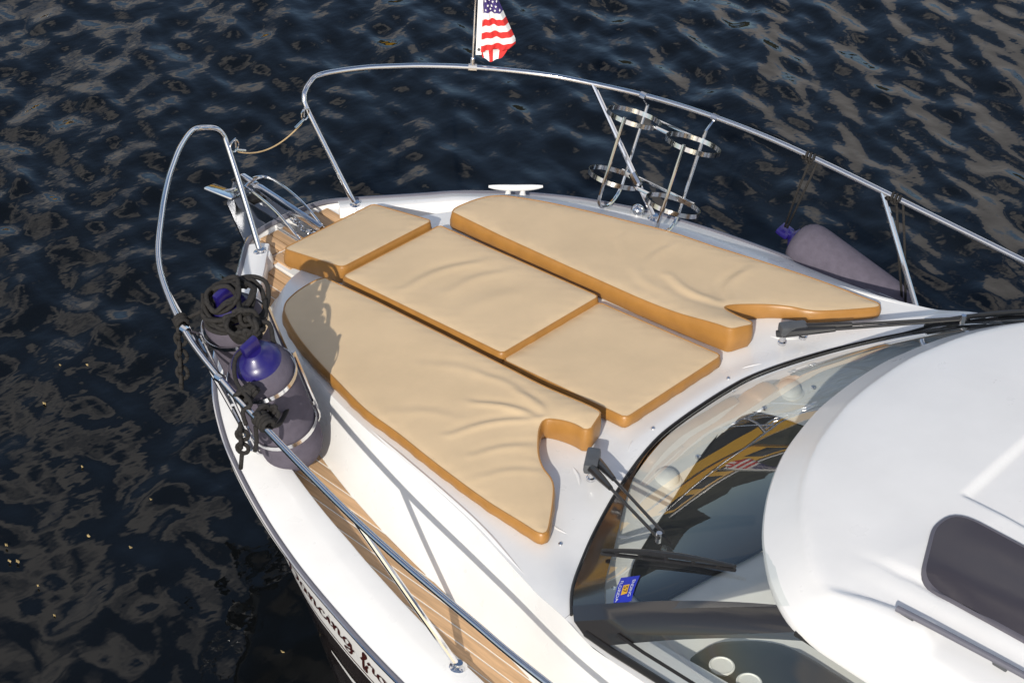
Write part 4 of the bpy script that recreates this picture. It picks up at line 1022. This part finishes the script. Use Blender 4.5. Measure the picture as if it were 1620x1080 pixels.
P4 = [Vector(p) for p in catmull([capA + Vector((-0.04, -0.02, 0.03)), capA + Vector((0.01, 0.01, 0.055)), capA + Vector((0.05, 0.03, 0.01)), knot_c + Vector((-0.05, 0.02, 0.04)), knot_c, knot_c + Vector((0.06, 0.07, 0.01)), capB + Vector((0.0, 0.12, -0.05)), capB + Vector((0.05, 0.15, -0.14)), capB + Vector((0.10, 0.10, -0.24)), capB + Vector((0.16, 0.0, -0.26)), capB + Vector((0.19, -0.08, -0.22))], 8)]
P5 = coil(capA + Vector((0.05, 0.03, -0.03)), (0.1, -0.25, 0.9), 0.135, 3, 13, 0.018, 0.8)
P6 = coil(capA + Vector((0.0, 0.0, 0.01)), PAX, 0.072, 3, 17, 0.02, 0.9)
rope_obj('rope', [P1, P2, P3, P4, P5, P6], RR, 'tangled black rope coiled on top of the two basket fenders')
def hitch(p, tdir, seed, n=3, rad=0.024):
    """turns of rope round the rail plus a lump"""
    t = Vector(tdir).normalized(); a = t.cross(Vector((0, 0, 1))).normalized(); b = t.cross(a); P = []
    for k in range(n * 10 + 1):
        an = 2 * math.pi * k / 10; P.append(Vector(p) + t * ((k / (n * 10) - 0.5) * n * 0.018) + (a * math.cos(an) + b * math.sin(an)) * rad)
    return P
def railtan(x, sgn): return (rail_at(x + 0.05, sgn) - rail_at(x - 0.05, sgn)).normalized()
def chainsinnet(p, L, seed, n=6):
    out = []; r = random.Random(seed)
    for k in range(n):
        c = Vector(p) - Vector((0, 0, L * (k + 0.5) / n)); s = 1 if k % 2 else -1
        out.append([c + Vector((0.016 * math.cos(t) * (1 + .2 * s), 0.012 * math.cos(t) * s + 0.004 * s, 0.62 * L / n * math.sin(t) * 1.15)) for t in np.linspace(0, 2 * math.pi, 15)])
    return out
# hitch with hanging daisy chain, forward on the port rail
x0 = 0.21; pA = rail_at(x0, -1)
rope_obj('rope', [hitch(pA, railtan(x0, -1), 1), [pA + Vector((0, 0.02, 0.0)), pA.lerp(capA, 0.5) + Vector((0, 0, -0.005)), capA + Vector((-0.08, -0.04, 0))]] + chainsinnet(pA + Vector((0.0, -0.01, -0.02)), 0.29, 4, 7), 0.0085, 'black rope hitched to the rail with a hanging chain braid')
# big knot where the rail passes the bare-capped fender
x1 = 0.85; pB = rail_at(x1, -1)
Pk = coil(pB + Vector((0.02, 0.03, 0.0)), (0.4, 0.2, 0.9), 0.040, 4, 21, 0.03, 0.9)
Pk2 = [Vector(p) for p in catmull([capB + Vector((0, 0, 0.02)), capB + Vector((-0.02, -0.06, -0.02)), capB + Vector((0.05, -0.12, -0.06)), pB + Vector((-0.05, 0.02, 0.03)), pB + Vector((-0.06, -0.01, 0.0)), pB + Vector((-0.02, -0.03, -0.03))], 8)]
Pk3 = coil((capB + pB) / 2 + Vector((0, -0.03, -0.03)), (0.2, 0.8, 0.5), 0.028, 4, 25, 0.045, 0.8)
tail1 = [Vector(p) for p in catmull([pB + Vector((0.01, -0.01, -0.03)), pB + Vector((0.02, -0.015, -0.09)), pB + Vector((0.015, -0.02, -0.14))], 6)]
rope_obj('rope', [hitch(pB + Vector((0.04, 0.005, 0)), railtan(x1, -1), 1, 4, 0.026), Pk, Pk2, Pk3, tail1] + chainsinnet(pB + Vector((-0.06, -0.02, -0.06)), 0.13, 6, 4) + [[pB + Vector((-0.06, -0.02, -0.19)), pB + Vector((-0.065, -0.025, -0.27))]], 0.0085, 'knotted black rope binding the bare-capped fender to the rail')
# ropes of the hanging fender
for xa, tgt, lab in ((1.10, hang_a + Vector((-0.02, -0.01, 0.035)), 'pair of black ropes from the rail to the blue cap of the hanging fender'), (1.545, hang_b + Vector((0.0, 0.0, 0.0)), 'pair of black ropes from the rail to the tail of the hanging fender')):
    p = rail_at(xa, 1); t = railtan(xa, 1)
    l1 = [p + Vector((0.0, 0.015, -0.02)), (p + tgt) / 2 + Vector((-.004, .004, -.01)), tgt]; l2 = [p + t * 0.035 + Vector((0, 0.015, -0.02)), (p + tgt) / 2 + t * 0.03, tgt + t * 0.012]
    rope_obj('rope', [hitch(p, t, 2, 3, 0.0195), coil(p + Vector((0, 0.005, -0.02)), t, 0.018, 2, 31, 0.014), l1, l2], 0.0058, lab)
# pale elastic cords strapping the basket fenders
def cordloop(c, ax, r, tilt, seed):
    ax = (Vector(ax).normalized() + Vector(tilt)).normalized(); u = ax.cross(Vector((1, 0, 0))).normalized(); w = ax.cross(u)
    return [Vector(c) + (u * math.cos(t) + w * math.sin(t)) * r for t in np.linspace(0, 2 * math.pi, 40)]

# ------------------------------------------------------------------ flag
def flag():
    base = rail_at(-0.43, 1); e = empty('boat_flag', base); tagit(e, 'small stars and stripes flag drooping from a staff on the rail', 'flag')
    up = Vector((0, 0, 1)); rt = Vector((0.73, 0.68, 0)).normalized(); out = rt.cross(up)
    MB().tube([base, base + up * 0.62], [0.0065, 0.0055], 10).build('staff', M_steel, e)
    mb = MB(); t = railtan(-0.43, 1); mb.tube([base - t * 0.02, base + t * 0.02], RT + 0.006, 10); mb.tube([base, base + up * 0.05], 0.011, 10); mb.build('rail_mount', M_steel, e)
    # hoist tape
    V = []; h0, h1 = 0.07, 0.55
    for z in np.linspace(h0, h1, 12):
        for r_ in (0.012, 0.040): V.append(base + up * z + rt * (r_ + 0.0) + out * 0.004 * math.sin(z * 30))
    mesh('hoist_tape', V, [(2 * i, 2 * i + 1, 2 * i + 3, 2 * i + 2) for i in range(11)], M_flagw, e)
    MB().tube([base + up * 0.098 + rt * 0.026 + out * (-0.004), base + up * 0.098 + rt * 0.026 + out * 0.006], 0.007, 10).build('grommet', M_wcap, e)
    # cloth: rows from the bottom up; width narrows upwards as it droops
    H = 0.44; nst = 13; per = 5; nr = nst * per; nc = 26; V = []; Fc = []; Mi = []
    z0 = 0.085; sh = H / nst
    for i in range(nr + 1):
        z = z0 + H * i / nr; w = float(np.interp(z - z0, [0, 0.02, 0.05, 0.10, 0.30, 0.44], [0.145, 0.163, 0.160, 0.138, 0.055, 0.04]))
        for j in range(nc + 1):
            s = j / nc
            depth = 0.020 * math.sin(s * 9.5 + 0.6 + 1.2 * z) * s + 0.006 * math.sin(s * 21 + z * 8)
            V.append(base + up * (z + 0.028 * s * (1 - min(1, (z - z0) / 0.3)) ) + rt * (0.036 + w * s) + out * depth)
    for i in range(nr):
        st = i // per
        for j in range(nc):
            Fc.append((i * (nc + 1) + j, i * (nc + 1) + j + 1, (i + 1) * (nc + 1) + j + 1, (i + 1) * (nc + 1) + j))
            Mi.append(2 if st >= 6 else (0 if st % 2 else 1))
    mesh('cloth', V, Fc, [M_flagw, M_flagr, M_flagb], e, True, Mi)
    # curled lower corner: red and white folds
    V = []; Fc = []; Mi = []; cols = 14
    for i in range(7):
        a = i / 6
        for j in range(cols + 1):
            s = j / cols; drop = (0.006 + 0.055 * math.sin(math.pi * min(1, 0.12 + 0.85 * s)) ** 0.7) * a
            V.append(base + up * (z0 + 0.003 - drop + 0.028 * s) + rt * (0.030 + 0.148 * s - 0.030 * a * (s - 0.5)) + out * (-0.012 * math.sin(a * 3.0) - 0.010 * math.sin(s * 14) * a))
    for i in range(6):
        for j in range(cols):
            Fc.append((i * (cols + 1) + j, i * (cols + 1) + j + 1, (i + 1) * (cols + 1) + j + 1, (i + 1) * (cols + 1) + j)); Mi.append(0 if (j in (1, 2, 3, 6, 7, 8)) else 1)
    mesh('folded_corner', V, Fc, [M_flagw, M_flagr], e, True, Mi)
    # stars
    mb = MB()
    for i in range(9):
        for j in range(4):
            z = z0 + sh * 6 + 0.016 + 0.024 * i; s0 = 0.16 + 0.24 * j + (0.12 if i % 2 else 0)
            w = float(np.interp(z - z0, [0, 0.02, 0.05, 0.10, 0.30, 0.44], [0.145, 0.163, 0.160, 0.138, 0.055, 0.04]))
            if s0 > 0.95: continue
            depth = 0.020 * math.sin(s0 * 9.5 + 0.6 + 1.2 * z) * s0 + 0.006 * math.sin(s0 * 21 + z * 8)
            for side in (-1, 1):
                c = base + up * (z + 0.028 * s0 * (1 - min(1, (z - z0) / 0.3))) + rt * (0.036 + w * s0) + out * (depth + side * 0.003)
                pts = []
                for k in range(10):
                    an = math.pi / 2 + k * math.pi / 5; r_ = 0.0080 if k % 2 == 0 else 0.0034
                    pts.append(c + rt * r_ * math.cos(an) * 0.75 + up * r_ * math.sin(an))
                mb.add(pts, [tuple(range(10))])
    mb.build('stars', M_flagw, e, False, sharp=None)
flag()

# ------------------------------------------------------------------ bits floating on the water
leaf_px = [(10, 861), (28, 887), (15, 886), (60, 925), (86, 972), (95, 577), (138, 577), (130, 737), (140, 847), (175, 962), (207, 866), (234, 1005), (281, 892), (330, 968), (404, 845), (447, 1030), (239, 790), (271, 754), (70, 637), (159, 528)]
for k, q in enumerate(leaf_px):
    p = at(q, 2, WZ + 0.012); s = random.uniform(0.0045, 0.009); a = random.random() * 6.28; n = 7
    V = [p + Vector((s * math.cos(a + t) * 1.6, s * math.sin(a + t) * 0.8, 0.004 * math.sin(3 * t))) for t in np.linspace(0, 2 * math.pi, n + 1)[:-1]]
    V += [v - Vector((0, 0, 0.004)) for v in V]
    o = mesh('floating_leaf', V, [tuple(range(n)), tuple(range(n, 2 * n))[::-1]] + [(i, (i + 1) % n, n + (i + 1) % n, n + i) for i in range(n)], M_leaf, None, False, origin=tuple(p))
    tagit(o, 'tiny dry leaf fleck floating on the dark water', 'leaf', 'leaf flecks floating on the water')
